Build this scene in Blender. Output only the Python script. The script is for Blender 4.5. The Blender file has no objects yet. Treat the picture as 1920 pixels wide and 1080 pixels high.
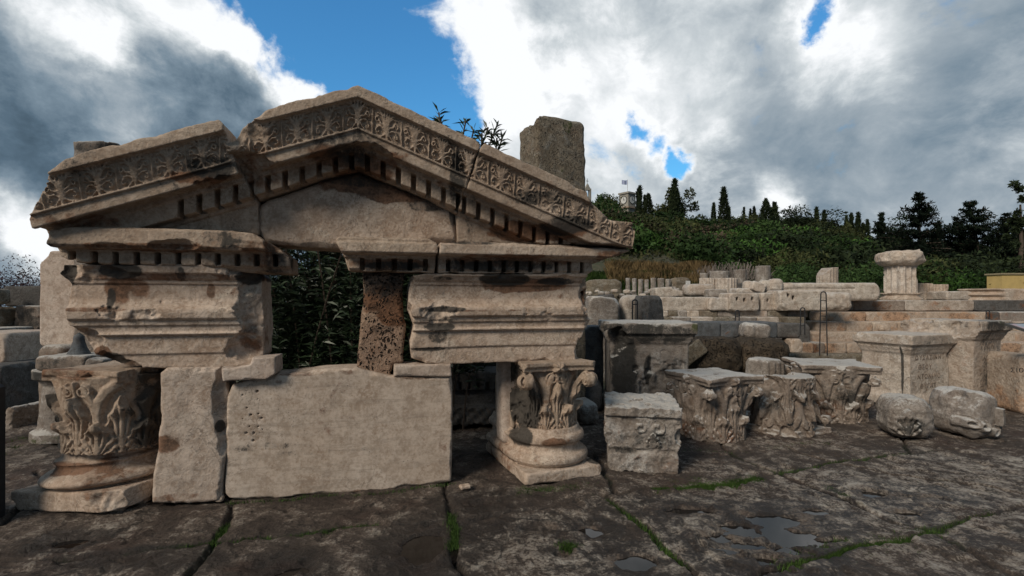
import bpy, math, random
import numpy as np
import openvdb as vdb
from mathutils import Vector
R = math.radians
sc = bpy.context.scene
col = sc.collection
random.seed(7)

# ---------------------------------------------------------------- camera
CH = 1.6                                   # eye height; horizon at pixel row 560 of 1080
cd = bpy.data.cameras.new("camera"); cam = bpy.data.objects.new("camera", cd); col.objects.link(cam)
cam.location = (0, 0, CH); cam.rotation_euler = (R(90), 0, 0)
cd.lens = 18; cd.sensor_width = 36; cd.shift_y = 20 / 1920; cd.clip_end = 3000; cd.clip_start = 0.05
sc.camera = cam

# ---------------------------------------------------------------- world: Nishita sky behind procedural clouds
SUN_EL, SUN_AZ = 36.0, -140.0              # degrees; azimuth from +Y towards +X (veiled sun behind the camera, to the left)
w = bpy.data.worlds.new("World"); sc.world = w; w.use_nodes = True
nt = w.node_tree; nt.nodes.clear()
def dirpx(px, py):
    return Vector(((px - 960) / 960, 1, (560 - py) / 960)).normalized()
class NB:                                  # small node-building helper
    def __init__(s, nt): s.nt = nt
    def n(s, t, **k):
        o = s.nt.nodes.new(t)
        for a, b in k.items(): setattr(o, a, b)
        return o
    def put(s, sock, v):
        if v is None: return
        if isinstance(v, bpy.types.NodeSocket): s.nt.links.new(v, sock)
        else: sock.default_value = v
    def m(s, op, a, b=None, c=None, clamp=False):
        o = s.n('ShaderNodeMath', operation=op, use_clamp=clamp)
        s.put(o.inputs[0], a); s.put(o.inputs[1], b)
        if c is not None: s.put(o.inputs[2], c)
        return o.outputs[0]
    def vm(s, op, a, b=None):
        o = s.n('ShaderNodeVectorMath', operation=op)
        s.put(o.inputs[0], a); s.put(o.inputs[1], b)
        return o.outputs['Value'] if op in ('DOT_PRODUCT', 'DISTANCE') else o.outputs[0]
    def noise(s, vec, scale, detail=4, rough=.5, dist=0, col=False, lac=2.0):
        o = s.n('ShaderNodeTexNoise'); s.put(o.inputs['Vector'], vec)
        o.inputs['Scale'].default_value = scale; o.inputs['Detail'].default_value = detail
        o.inputs['Roughness'].default_value = rough; o.inputs['Distortion'].default_value = dist
        o.inputs['Lacunarity'].default_value = lac
        return o.outputs['Color'] if col else o.outputs['Fac']
    def ss(s, v, a, b, lo=0, hi=1):        # smoothstep
        o = s.n('ShaderNodeMapRange', interpolation_type='SMOOTHSTEP')
        s.put(o.inputs[0], v); s.put(o.inputs[1], a); s.put(o.inputs[2], b); s.put(o.inputs[3], lo); s.put(o.inputs[4], hi)
        return o.outputs[0]
    def mix(s, f, a, b, mode='MIX'):
        o = s.n('ShaderNodeMix', data_type='RGBA', blend_type=mode)
        s.put(o.inputs[0], f); s.put(o.inputs[6], c4(a)); s.put(o.inputs[7], c4(b))
        return o.outputs[2]
def c4(v):
    return (*v, 1) if isinstance(v, tuple) and len(v) == 3 else v
def P_x(b, D):
    q = b.n('ShaderNodeSeparateXYZ'); b.put(q.inputs[0], D); return q.outputs[0]
def build_world():
    b = NB(nt)
    D = b.n('ShaderNodeTexCoord').outputs['Generated']
    sky = b.n('ShaderNodeTexSky', sky_type='NISHITA', sun_disc=False)
    sky.sun_elevation = R(SUN_EL); sky.sun_rotation = R(SUN_AZ); sky.air_density = 1.4; sky.dust_density = .6; sky.ozone_density = 3
    skyc = b.mix(1, sky.outputs[0], (.46, 1.10, 1.50), 'MULTIPLY')
    # domain warp, then fractal cloud cover
    wn = b.noise(D, 2.2, 3, .5, col=True)
    wv = b.vm('SUBTRACT', wn, (.5, .5, .5))
    sc_ = b.n('ShaderNodeVectorMath', operation='SCALE'); b.put(sc_.inputs[0], wv); sc_.inputs['Scale'].default_value = .22
    P = b.vm('ADD', D, sc_.outputs[0])
    w2 = b.n('ShaderNodeVectorMath', operation='SCALE'); b.put(w2.inputs[0], b.vm('SUBTRACT', b.noise(D, 11, 6, .6, col=True), (.5, .5, .5))); w2.inputs['Scale'].default_value = .115
    w1 = b.n('ShaderNodeVectorMath', operation='SCALE'); b.put(w1.inputs[0], wv); w1.inputs['Scale'].default_value = .10
    Q = b.vm('ADD', b.vm('ADD', D, w1.outputs[0]), w2.outputs[0])
    Pz = b.vm('MULTIPLY', P, (1, 1, 1.35))
    n1 = b.noise(Pz, 2.6, 12, .60)
    n2 = b.noise(b.vm('ADD', Pz, (3.1, 7.7, 1.9)), 1.7, 9, .55)
    n3 = b.noise(b.vm('ADD', Pz, (9.1, 2.2, 4.4)), 5.5, 11, .62)
    def blobs(lst, mx=False):
        tot = None
        for px, py, r, amt in lst:
            d = dirpx(px, py)
            dp = b.vm('DISTANCE', Q, tuple(d))
            k = b.ss(dp, r * 1.35, r * .1, 0, amt)
            tot = k if tot is None else b.m('MAXIMUM' if mx else 'ADD', tot, k)
        return tot
    blue = blobs([(655, 0, .28, 1.6), (540, 20, .20, 1.2), (690, 90, .24, 1.6), (610, 110, .17, 1.5), (760, 170, .18, 1.6), (700, 210, .22, 1.5), (830, 235, .10, 1.4), (700, -150, .35, 1.5),
                  (1530, 22, .038, 1.1), (1205, 240, .035, .9), (1240, 270, .04, .9), (1272, 300, .036, 1.1), (865, 270, .05, .8), (80, 30, .035, .5)], True)
    cov = b.m('ADD', b.m('ADD', b.m('MULTIPLY', b.m('SUBTRACT', n1, .5), 1.6), b.m('MULTIPLY', b.m('SUBTRACT', n3, .5), 2.2)), 0.95)
    cov = b.m('SUBTRACT', b.m('ADD', cov, b.ss(P_x(b, D), .25, .6, 0, .18)), blue)
    cov = b.m('ADD', cov, blobs([(300, 120, .3, .6), (450, 220, .16, .7), (930, 60, .12, .6), (960, 200, .12, .5), (585, 172, .045, .9), (480, 75, .04, .5), (625, 122, .03, .35), (760, 128, .03, .35), (765, 30, .03, .3)]))
    alpha = b.ss(cov, .20, .74)
    thick = b.ss(cov, .45, 1.1)
    br = b.m('ADD', blobs([(370, 15, .10, .42), (270, 25, .07, .22), (40, 15, .11, .40), (215, 110, .05, .35), (140, 60, .08, .2), (590, 165, .07, .9), (470, 75, .06, .5), (430, 60, .05, .3), (520, 110, .045, .35),
                           (845, 110, .13, .50), (900, 190, .14, .30), (870, 20, .12, .28), (1010, 300, .16, .26), (1230, 90, .3, .10), (1230, 230, .16, .24), (40, 450, .07, .42), (100, 470, .06, .34), (20, 420, .05, .2),
                           (1460, 370, .045, .38), (1580, 60, .08, .22), (1130, 130, .2, .12), (1650, 130, .12, .10), (1720, 150, .45, .13), (1500, 120, .3, .07), (640, 122, .04, .5), (760, 128, .04, .5)]),
                 b.m('MULTIPLY', b.m('SUBTRACT', n2, .5), 1.25))
    br = b.m('SUBTRACT', br, blobs([(40, 220, .34, .20), (180, 310, .34, .12), (430, 190, .26, .06), (1740, 250, .36, .07), (1500, 300, .3, .05), (1700, 480, .5, .04), (1020, 80, .10, .12), (1180, 110, .1, .08)]))
    spy = b.n('ShaderNodeSeparateXYZ'); b.put(spy.inputs[0], D)
    br = b.m('SUBTRACT', br, b.ss(spy.outputs[1], .25, -.5, 0, .26))     # unseen clouds behind the camera, darkened to cut fill light and add contrast
    br = b.m('ADD', br, b.m('MULTIPLY', b.m('SUBTRACT', n3, .5), 1.7))
    br = b.m('ADD', br, .48)
    rim = b.m('MULTIPLY', b.m('SUBTRACT', 1.0, thick), .20)
    br = b.m('ADD', br, rim, clamp=False)
    ramp = b.n('ShaderNodeValToRGB'); b.put(ramp.inputs[0], br)
    e = ramp.color_ramp.elements
    e[0].position = 0; e[0].color = (.045, .075, .105, 1); e[1].position = 1; e[1].color = (.98, 1.0, 1.02, 1)
    for p, c in ((.2, (.10, .155, .21, 1)), (.42, (.20, .27, .335, 1)), (.62, (.37, .43, .48, 1)), (.8, (.62, .67, .70, 1))):
        q = e.new(p); q.color = c
    # the sky texture is physically bright: background strength 0.1, so the clouds are given x10
    cl = b.mix(1, ramp.outputs[0], (10, 10, 10), 'MULTIPLY')
    cc = b.mix(alpha, skyc, cl)
    bg = b.n('ShaderNodeBackground'); b.put(bg.inputs[0], cc); bg.inputs[1].default_value = .1
    out = b.n('ShaderNodeOutputWorld'); nt.links.new(bg.outputs[0], out.inputs[0])
build_world()
w.cycles.sampling_method = 'MANUAL'; w.cycles.sample_map_resolution = 512

sd = bpy.data.lights.new("sun", 'SUN'); sd.energy = 2.7; sd.angle = R(20); sd.color = (1, .89, .75)
sun = bpy.data.objects.new("sun", sd); col.objects.link(sun)
az, el = R(SUN_AZ), R(SUN_EL)
sv = Vector((math.sin(az) * math.cos(el), math.cos(az) * math.cos(el), math.sin(el)))
sun.rotation_euler = sv.to_track_quat('Z', 'Y').to_euler()
sun.location = (-8, 10, 12)
sc.view_settings.view_transform = 'Standard'; sc.view_settings.look = 'None'
sc.view_settings.exposure = EXPOSURE if 'EXPOSURE' in globals() else 0.0
sc.view_settings.gamma = 1
sc.cycles.max_bounces = 5; sc.cycles.diffuse_bounces = 3; sc.cycles.glossy_bounces = 2
sc.cycles.transparent_max_bounces = 4
sc.cycles.use_adaptive_sampling = True; sc.cycles.adaptive_threshold = .02

# ---------------------------------------------------------------- tags and object helpers
def tag(o, label=None, cat=None, group=None, kind=None):
    if label: o['label'] = label
    if cat: o['category'] = cat
    if group: o['group'] = group
    if kind: o['kind'] = kind
    return o
def empty(name, loc, rz=0, label=None, cat=None, group=None):
    o = bpy.data.objects.new(name, None); col.objects.link(o); o.empty_display_size = .1
    o.location = loc; o.rotation_euler = (0, 0, rz)
    return tag(o, label, cat, group)
def mesh_obj(name, V, faces, mat, parent=None, loc=(0, 0, 0), rot=(0, 0, 0), smooth=False, st=None):
    me = bpy.data.meshes.new(name)
    V = np.asarray(V, dtype=np.float32)
    fl = []
    ls = []
    if isinstance(faces, np.ndarray): faces = [faces]
    if isinstance(faces, list) and len(faces) and isinstance(faces[0], np.ndarray):
        tot = []; sizes = []
        for f in faces:
            if len(f): tot.append(f.reshape(-1)); sizes.append(np.full(len(f), f.shape[1]))
        lv = np.concatenate(tot).astype(np.int32); sz = np.concatenate(sizes).astype(np.int32)
        me.vertices.add(len(V)); me.vertices.foreach_set('co', V.reshape(-1))
        me.loops.add(len(lv)); me.loops.foreach_set('vertex_index', lv)
        me.polygons.add(len(sz))
        st0 = np.concatenate(([0], np.cumsum(sz)[:-1])).astype(np.int32)
        me.polygons.foreach_set('loop_start', st0)
        try: me.polygons.foreach_set('loop_total', sz)
        except Exception: pass
        me.update(calc_edges=True)
    else:
        me.from_pydata(V.tolist(), [], faces)
    me.validate()
    if smooth: me.shade_smooth()
    if st is not None:
        a = me.color_attributes.new('st', 'FLOAT_COLOR', 'POINT')
        a.data.foreach_set('color', np.asarray(st, dtype=np.float32).reshape(-1))
    if mat: me.materials.append(mat)
    o = bpy.data.objects.new(name, me); col.objects.link(o)
    o.location = loc; o.rotation_euler = rot
    if parent: o.parent = parent
    return o

# ---------------------------------------------------------------- noise on regular grids and on points
def _ax(c, f):
    x = np.ravel(c) * f; i = np.floor(x).astype(int); t = x - i; t = t * t * (3 - 2 * t)
    return i - i.min(), t.astype(np.float32), i.max() - i.min() + 2
def vn(g, f, seed, asp=(1, 1, 1)):
    off = np.random.RandomState(seed + 911).uniform(0, 50, 3)
    (ix, tx, nx), (iy, ty, ny), (iz, tz, nz) = [_ax(g[k] + off[k], f * asp[k]) for k in range(3)]
    L = np.random.RandomState(seed % 9999).uniform(-1, 1, (nx, ny, nz)).astype(np.float32)
    A = L[ix] * (1 - tx)[:, None, None] + L[ix + 1] * tx[:, None, None]
    A = A[:, iy] * (1 - ty)[None, :, None] + A[:, iy + 1] * ty[None, :, None]
    return A[:, :, iz] * (1 - tz)[None, None, :] + A[:, :, iz + 1] * tz[None, None, :]
def fbm(g, f, seed, octv=3, rough=.5, asp=(1, 1, 1)):
    s = 0; a = 1; tot = 0
    for k in range(octv):
        s = s + a * vn(g, f * 2.03 ** k, seed + 17 * k, asp); tot += a; a *= rough
    return s / tot
_LAT = np.random.RandomState(5).uniform(-1, 1, (32, 32, 32)).astype(np.float32)
def pn(P, f, seed=0):
    x = P * f + seed * 7.31; i = np.floor(x).astype(int); t = x - i; t = t * t * (3 - 2 * t); i &= 31; j = (i + 1) & 31
    r = 0
    for a in (0, 1):
        for b_ in (0, 1):
            for c in (0, 1):
                wgt = (t[:, 0] if a else 1 - t[:, 0]) * (t[:, 1] if b_ else 1 - t[:, 1]) * (t[:, 2] if c else 1 - t[:, 2])
                r = r + wgt * _LAT[(j if a else i)[:, 0], (j if b_ else i)[:, 1], (j if c else i)[:, 2]]
    return r
def pfbm(P, f, seed=0, octv=4):
    s = 0; a = 1; tot = 0
    for k in range(octv):
        s = s + a * pn(P, f * 2.07 ** k, seed + k * 3); tot += a; a *= .5
    return s / tot
def sstep(x, a, b):
    t = np.clip((x - a) / (b - a), 0, 1); return t * t * (3 - 2 * t)

# ---------------------------------------------------------------- signed distance helpers
def poly2(A, B, pts):
    pts = np.asarray(pts, dtype=np.float32); n = len(pts)
    d = np.full(np.broadcast(A, B).shape, 1e9, dtype=np.float32); ins = np.zeros(d.shape, dtype=bool)
    for k in range(n):
        x0, y0 = pts[k]; x1, y1 = pts[(k + 1) % n]
        ex, ey = x1 - x0, y1 - y0
        t = np.clip(((A - x0) * ex + (B - y0) * ey) / (ex * ex + ey * ey + 1e-12), 0, 1)
        dd = (A - x0 - t * ex) ** 2 + (B - y0 - t * ey) ** 2
        d = np.minimum(d, dd)
        if y0 != y1:
            c = ((y0 > B) != (y1 > B)) & (A < (x1 - x0) * (B - y0) / (y1 - y0) + x0)
            ins ^= c
    d = np.sqrt(d)
    return np.where(ins, -d, d)
class Tab:                                 # 2-D distance table of a profile, read at 3-D points
    def __init__(s, pts, a0, a1, b0, b1, h=.004):
        s.a = np.arange(a0, a1 + h, h, dtype=np.float32); s.b = np.arange(b0, b1 + h, h, dtype=np.float32); s.h = h
        s.t = poly2(s.a[:, None], s.b[None, :], pts).astype(np.float32)
    def __call__(s, A, B):
        A, B = np.broadcast_arrays(A, B)
        x = np.clip((A - s.a[0]) / s.h, 0, len(s.a) - 1.001); y = np.clip((B - s.b[0]) / s.h, 0, len(s.b) - 1.001)
        i = x.astype(np.int32); j = y.astype(np.int32); fx = x - i; fy = y - j; T = s.t
        return (T[i, j] * (1 - fx) + T[i + 1, j] * fx) * (1 - fy) + (T[i, j + 1] * (1 - fx) + T[i + 1, j + 1] * fx) * fy
def rmax(a, b, r):                         # rounded intersection
    return np.minimum(np.maximum(a, b), -r) + np.sqrt(np.maximum(a + r, 0) ** 2 + np.maximum(b + r, 0) ** 2)
def smin(a, b, k):
    h = np.clip(.5 + .5 * (b - a) / k, 0, 1); return b * (1 - h) + a * h - k * h * (1 - h)
def ell(g, c, r):
    X, Y, Z = g
    q = np.sqrt(((X - c[0]) / r[0]) ** 2 + ((Y - c[1]) / r[1]) ** 2 + ((Z - c[2]) / r[2]) ** 2)
    return (q - 1) * min(r)
NSTONE = [0]
def sdf_mesh(bounds, vox, fn):
    x0, x1, y0, y1, z0, z1 = bounds
    ax = [np.arange(a - 2.5 * vox, b + 2.6 * vox, vox).astype(np.float32) for a, b in ((x0, x1), (y0, y1), (z0, z1))]
    G = (ax[0][:, None, None], ax[1][None, :, None], ax[2][None, None, :])
    d = fn(G, ax)
    d = np.broadcast_to(d, (len(ax[0]), len(ax[1]), len(ax[2]))).astype(np.float32).copy()
    d = np.clip(d, -3 * vox, 3 * vox)
    for k in range(3):
        s = [slice(None)] * 3
        for e in (0, -1):
            s[k] = e; d[tuple(s)] = np.maximum(d[tuple(s)], vox)
    gr = vdb.FloatGrid(3 * vox); gr.copyFromArray(d)
    try: gr.gridClass = vdb.GridClass.LEVEL_SET
    except Exception: pass
    pts, quads = gr.convertToQuads(0.0)
    P = pts * vox + np.array([ax[0][0], ax[1][0], ax[2][0]], dtype=np.float32)
    q = quads.astype(np.int32)
    a, b_, c, e = P[q[:, 0]], P[q[:, 1]], P[q[:, 2]], P[q[:, 3]]
    vol = np.einsum('ij,ij->i', a, np.cross(b_, c)).sum() + np.einsum('ij,ij->i', a, np.cross(c, e)).sum()
    if vol < 0: q = q[:, ::-1]
    return P, q
def stone(name, label, cat, bounds, vox, fn, mat, loc=(0, 0, 0), rz=0, st=None, group=None, parent=None, rot=None):
    """mesh an SDF given in a local frame; origin moved to the bottom centre of the result"""
    P, q = sdf_mesh(bounds, vox, fn)
    S = np.zeros((len(P), 4), dtype=np.float32) if st is None else st(P)
    c = np.array([(P[:, 0].min() + P[:, 0].max()) / 2, (P[:, 1].min() + P[:, 1].max()) / 2, P[:, 2].min()])
    P = P - c
    rot = rot or (0, 0, rz)
    from mathutils import Euler
    off = Euler(rot).to_matrix() @ Vector(c)
    o = mesh_obj(name, P, q, mat, parent, Vector(loc) + off, rot, True, S)
    if not parent: tag(o, label, cat, group)
    elif label: o['label'] = label
    NSTONE[0] += 1
    return o

# ---------------------------------------------------------------- materials
def new_mat(name):
    m = bpy.data.materials.new(name); m.use_nodes = True; m.node_tree.nodes.clear()
    b = NB(m.node_tree)
    out = b.n('ShaderNodeOutputMaterial'); p = b.n('ShaderNodeBsdfPrincipled')
    m.node_tree.links.new(p.outputs[0], out.inputs[0])
    return m, b, p
def stone_mat(name, A, B, crust=.35, crustc=(.03, .03, .028), pale=(.45, .43, .39), pale_amt=.3, pits=.0, bump=.5, scale=1.0, rust=(.17, .075, .035), rough=.88, moss=.0, bed=.3, lichen=0):
    m, b, p = new_mat(name)
    tc = b.n('ShaderNodeTexCoord').outputs['Object']
    rnd = b.n('ShaderNodeObjectInfo').outputs['Random']
    cmb = b.n('ShaderNodeCombineXYZ'); r10 = b.m('MULTIPLY', rnd, 37.0)
    for k in range(3): b.put(cmb.inputs[k], r10)
    v = b.vm('ADD', tc, cmb.outputs[0])
    at = b.n('ShaderNodeVertexColor', layer_name='st'); sep = b.n('ShaderNodeSeparateColor'); b.put(sep.inputs[0], at.outputs[0])
    sr, sg, sb = sep.outputs[0], sep.outputs[1], sep.outputs[2]
    n1 = b.noise(v, 1.7 * scale, 6, .6, .4)
    n2 = b.noise(v, 11 * scale, 8, .65)
    n4 = b.noise(b.vm('ADD', v, (4, 9, 2)), 4.2 * scale, 9, .68, .6)
    n5 = b.noise(b.vm('ADD', v, (8, 1, 5)), 48 * scale, 5, .7)
    bedn = b.noise(b.vm('MULTIPLY', v, (1.6, 1.6, 22)), 1.4 * scale, 5, .6, .8)
    c = b.mix(b.ss(n1, .35, .65), A, B)
    dark = tuple(x * y for x, y in zip(A, (.48, .43, .38)))
    fine = b.m('ADD', b.m('MULTIPLY', n2, .6), b.m('MULTIPLY', n5, .4))
    c = b.mix(b.ss(fine, .38, .60, .62, 0), c, dark)
    c = b.mix(b.ss(b.m('ADD', n4, b.m('MULTIPLY', b.m('SUBTRACT', n5, .5), .5)), .46, .30, 0, .55), c, tuple(x * y for x, y in zip(A, (.50, .42, .35))))
    c = b.mix(b.ss(bedn, .5, .75, 0, bed), c, tuple(x * .5 for x in A))
    # paler dry patches
    c = b.mix(b.ss(b.m('ADD', n4, b.m('MULTIPLY', b.m('SUBTRACT', n5, .5), .4)), .52, .68, 0, pale_amt), c, pale)
    # thin dark veins and hairline cracks
    vw = b.noise(b.vm('ADD', v, (2, 6, 11)), 2.1 * scale, 7, .62, 1.2)
    ve = b.m('MULTIPLY', b.ss(b.m('ABSOLUTE', b.m('SUBTRACT', vw, .5)), .0, .011, 1, 0), b.ss(n1, .46, .56))
    c = b.mix(b.m('MULTIPLY', ve, .55), c, tuple(x * .25 for x in A))
    # rust brown wash
    rm = b.ss(b.m('ADD', b.m('ADD', b.m('MULTIPLY', sg, 1.5), b.m('MULTIPLY', b.m('SUBTRACT', n4, .5), 2.4)), b.m('MULTIPLY', b.m('SUBTRACT', n2, .5), 1.4)), .30, .78)
    c = b.mix(b.m('MULTIPLY', rm, .85), c, b.mix(b.ss(fine, .42, .56), tuple(x * .35 for x in rust), rust))
    rw = b.ss(b.noise(b.vm('ADD', v, (3, 3, 8)), 2.4 * scale, 7, .66), .52, .74, 0, .26)
    c = b.mix(rw, c, tuple((x + y * 1.6) * .50 for x, y in zip(A, rust)))
    # black crust, with runs of water staining
    run = b.noise(b.vm('MULTIPLY', b.vm('ADD', v, (7, 7, 1)), (9, 9, 1.1)), 1.0 * scale, 5, .6)
    N = b.m('ADD', b.m('ADD', b.m('MULTIPLY', b.m('SUBTRACT', n4, .5), 2.2), b.m('MULTIPLY', b.m('SUBTRACT', n5, .5), 1.3)), b.m('MULTIPLY', b.m('SUBTRACT', run, .5), .9))
    cr = b.m('MAXIMUM', b.ss(N, .46 + (.35 - crust), .86 + (.35 - crust)), b.ss(b.m('ADD', b.m('MULTIPLY', sr, 1.45), b.m('MULTIPLY', N, .85)), .42, .92))
    c = b.mix(b.m('MULTIPLY', cr, .90), c, crustc)
    if lichen:                             # pale lichen that has settled on the upward faces
        nz = b.n('ShaderNodeSeparateXYZ'); b.put(nz.inputs[0], b.n('ShaderNodeNewGeometry').outputs['Normal'])
        li = b.ss(b.m('ADD', nz.outputs[2], b.m('ADD', b.m('MULTIPLY', b.m('SUBTRACT', n4, .5), 2.4), b.m('MULTIPLY', b.m('SUBTRACT', n5, .5), 1.2))), .45, .95, 0, lichen)
        c = b.mix(li, c, (.53, .51, .475))
    # every block has its own tone
    c = b.mix(b.ss(rnd, .0, .35, .32, 0), c, b.mix(1, c, (.62, .60, .60), 'MULTIPLY'))
    c = b.mix(b.ss(rnd, .65, 1.0, 0, .45), c, b.mix(1, c, (1.12, 1.15, 1.20), 'MULTIPLY'))
    # scattered specks
    vo = b.n('ShaderNodeTexVoronoi'); b.put(vo.inputs['Vector'], v); vo.inputs['Scale'].default_value = 34 * scale
    sp = b.m('MULTIPLY', b.ss(vo.outputs['Distance'], .10, .22, 1, 0), b.ss(n4, .5, .62))
    c = b.mix(b.m('MULTIPLY', sp, .6), c, crustc)
    mo = b.ss(b.m('ADD', b.m('ADD', sb, moss), b.m('MULTIPLY', b.m('SUBTRACT', n2, .5), 1.6)), .45, .75)
    c = b.mix(b.m('MULTIPLY', mo, .85), c, (.050, .062, .018))
    h = b.m('ADD', b.m('MULTIPLY', n2, .5), b.m('ADD', b.m('MULTIPLY', n5, .35), b.m('MULTIPLY', n4, .6)))
    if pits > 0:
        vp = b.n('ShaderNodeTexVoronoi'); b.put(vp.inputs['Vector'], b.vm('ADD', v, b.vm('MULTIPLY', b.noise(v, 9, 3, .5, col=True), (.22, .22, .22)))); vp.inputs['Scale'].default_value = 26 * scale
        vp.inputs['Randomness'].default_value = 1
        pm = b.m('MULTIPLY', b.ss(vp.outputs['Distance'], .16, .42, 1, 0), b.ss(n2, .42, .55))
        c = b.mix(b.m('MULTIPLY', pm, pits), c, tuple(x * .16 for x in A))
        h = b.m('SUBTRACT', h, b.m('MULTIPLY', pm, pits * 1.6))
    bp = b.n('ShaderNodeBump'); bp.inputs['Strength'].default_value = bump; bp.inputs['Distance'].default_value = .045 / scale
    b.put(bp.inputs['Height'], h)
    b.put(p.inputs['Base Color'], c); p.inputs['Roughness'].default_value = rough
    b.put(p.inputs['Normal'], bp.outputs[0])
    p.inputs['Specular IOR Level'].default_value = .25
    return m
def plain_mat(name, c, rough=.7, metal=0, var=.25, scale=20):
    m, b, p = new_mat(name)
    v = b.n('ShaderNodeTexCoord').outputs['Object']
    n = b.noise(v, scale, 5, .6)
    b.put(p.inputs['Base Color'], b.mix(b.ss(n, .3, .7), tuple(x * (1 - var) for x in c), tuple(min(1, x * (1 + var)) for x in c)))
    p.inputs['Roughness'].default_value = rough; p.inputs['Metallic'].default_value = metal
    return m
MARB = stone_mat('warm_marble', (.50, .385, .30), (.59, .485, .395), crust=.23, pale=(.68, .59, .485), pale_amt=.6, bump=.6)
MARBC = stone_mat('carved_marble', (.41, .315, .24), (.50, .405, .32), crust=.22, pale=(.54, .46, .37), pale_amt=.35, bump=.6)
MARBG = stone_mat('grey_marble', (.49, .395, .325), (.57, .48, .405), crust=.20, pale=(.58, .50, .42), pale_amt=.45, bump=.45)
SLABM = stone_mat('slab_marble', (.52, .425, .345), (.59, .50, .42), crust=.09, pale=(.52, .45, .385), pale_amt=.35, bump=.16, bed=.55, rust=(.20, .12, .08))
TUFA = stone_mat('porous_stone', (.37, .25, .18), (.45, .33, .24), crust=.16, pits=.98, bump=1.2, scale=1.1, pale_amt=.1)
WEATH = stone_mat('weathered_marble', (.26, .228, .20), (.37, .33, .292), crust=.50, pale=(.54, .52, .49), pale_amt=.75, lichen=.8, bump=.9, bed=.35)
WEATHB = stone_mat('browned_marble', (.26, .21, .172), (.35, .295, .248), crust=.50, lichen=.8, pale=(.45, .42, .38), pale_amt=.35, bump=.85)
PALE = stone_mat('pale_marble', (.51, .43, .36), (.61, .545, .47), crust=.33, pale=(.70, .66, .60), pale_amt=.65, lichen=.4, bump=.8, scale=.7, rust=(.36, .2, .12))
STEPM = stone_mat('step_marble', (.47, .37, .29), (.56, .48, .40), crust=.30, pale=(.66, .61, .54), pale_amt=.5, bump=.7, scale=.6, rust=(.42, .25, .15))
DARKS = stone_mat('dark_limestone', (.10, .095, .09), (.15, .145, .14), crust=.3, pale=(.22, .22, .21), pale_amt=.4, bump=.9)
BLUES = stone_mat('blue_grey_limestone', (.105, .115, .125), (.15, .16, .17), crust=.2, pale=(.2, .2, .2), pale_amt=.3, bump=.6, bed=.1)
CONG = stone_mat('conglomerate', (.20, .165, .12), (.30, .26, .20), crust=.42, pits=.35, bump=1.3, pale_amt=.6, pale=(.42, .40, .35), scale=1.3)
ROUGHD = stone_mat('dark_conglomerate', (.07, .055, .04), (.11, .085, .06), crust=.45, pits=.7, bump=1.6, pale_amt=.25, pale=(.22, .17, .11), scale=.9)
# ================================================================ THE PEDIMENT MONUMENT (a facade turned 13.5 degrees)
FA = math.atan(.24); FO = (-1.4, 4.27); FU = (math.cos(FA), math.sin(FA)); FW = (-math.sin(FA), math.cos(FA))
FLOC = (FO[0], FO[1], 0)
def F(px, py, wd=0.):                      # traced outline point -> facade coordinates (u, z) on the plane at depth wd
    rx = (px - 960) / 960; rz = (560 - py) / 960
    t = (wd + FO[0] * FW[0] + FO[1] * FW[1]) / (rx * FW[0] + FW[1])
    x, y = t * rx, t
    return ((x - FO[0]) * FU[0] + (y - FO[1]) * FU[1], CH + t * rz)
def FP(pts, wd=0.): return [F(p[0], p[1], wd) for p in pts]
M_ = .0046                                 # metres per traced pixel at the facade
def spots(lst, base=(0, 0, 0), nz=.35):
    S = [(F(px, py, 0), rx * M_, ry * M_, ch, amt) for px, py, rx, ry, ch, amt in lst]
    def f(P):
        o = np.zeros((len(P), 4), dtype=np.float32)
        for k in range(3): o[:, k] = base[k]
        n = pfbm(P, 5.0, 3, 3) * nz
        for (u, z), rx, rz_, ch, amt in S:
            q = np.sqrt(((P[:, 0] - u) / rx) ** 2 + ((P[:, 2] - z) / rz_) ** 2) + n
            o[:, ch] = np.maximum(o[:, ch], amt * sstep(q, 1.15, .55))
        return o
    return f
# --- carved anthemion tile: height map over one repeat (s 0..PER, t 0..HB)
PER, HB = .232, .19
def spiral(cx, cy, r0, turns, a0, sgn, n=26):
    return [(cx + r0 * (1 - .82 * k / n) * math.cos(a0 + sgn * turns * 2 * math.pi * k / n), cy + r0 * (1 - .82 * k / n) * math.sin(a0 + sgn * turns * 2 * math.pi * k / n)) for k in range(n + 1)]
def strokes_map(strokes, W_, H_, h=.003):
    a = np.arange(0, W_, h)[:, None]; b = np.arange(0, H_, h)[None, :]
    m = np.zeros((a.shape[0], b.shape[1]), dtype=np.float32)
    for pts, wd0, wd1 in strokes:
        n = len(pts) - 1
        for k in range(n):
            (x0, y0), (x1, y1) = pts[k], pts[k + 1]
            ex, ey = x1 - x0, y1 - y0
            t = np.clip(((a - x0) * ex + (b - y0) * ey) / (ex * ex + ey * ey + 1e-12), 0, 1)
            d = np.sqrt((a - x0 - t * ex) ** 2 + (b - y0 - t * ey) ** 2)
            wd = wd0 + (wd1 - wd0) * (k / n)
            m = np.maximum(m, np.clip(1.25 - (d / wd) ** 2, 0, 1))
    return m, h
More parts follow.
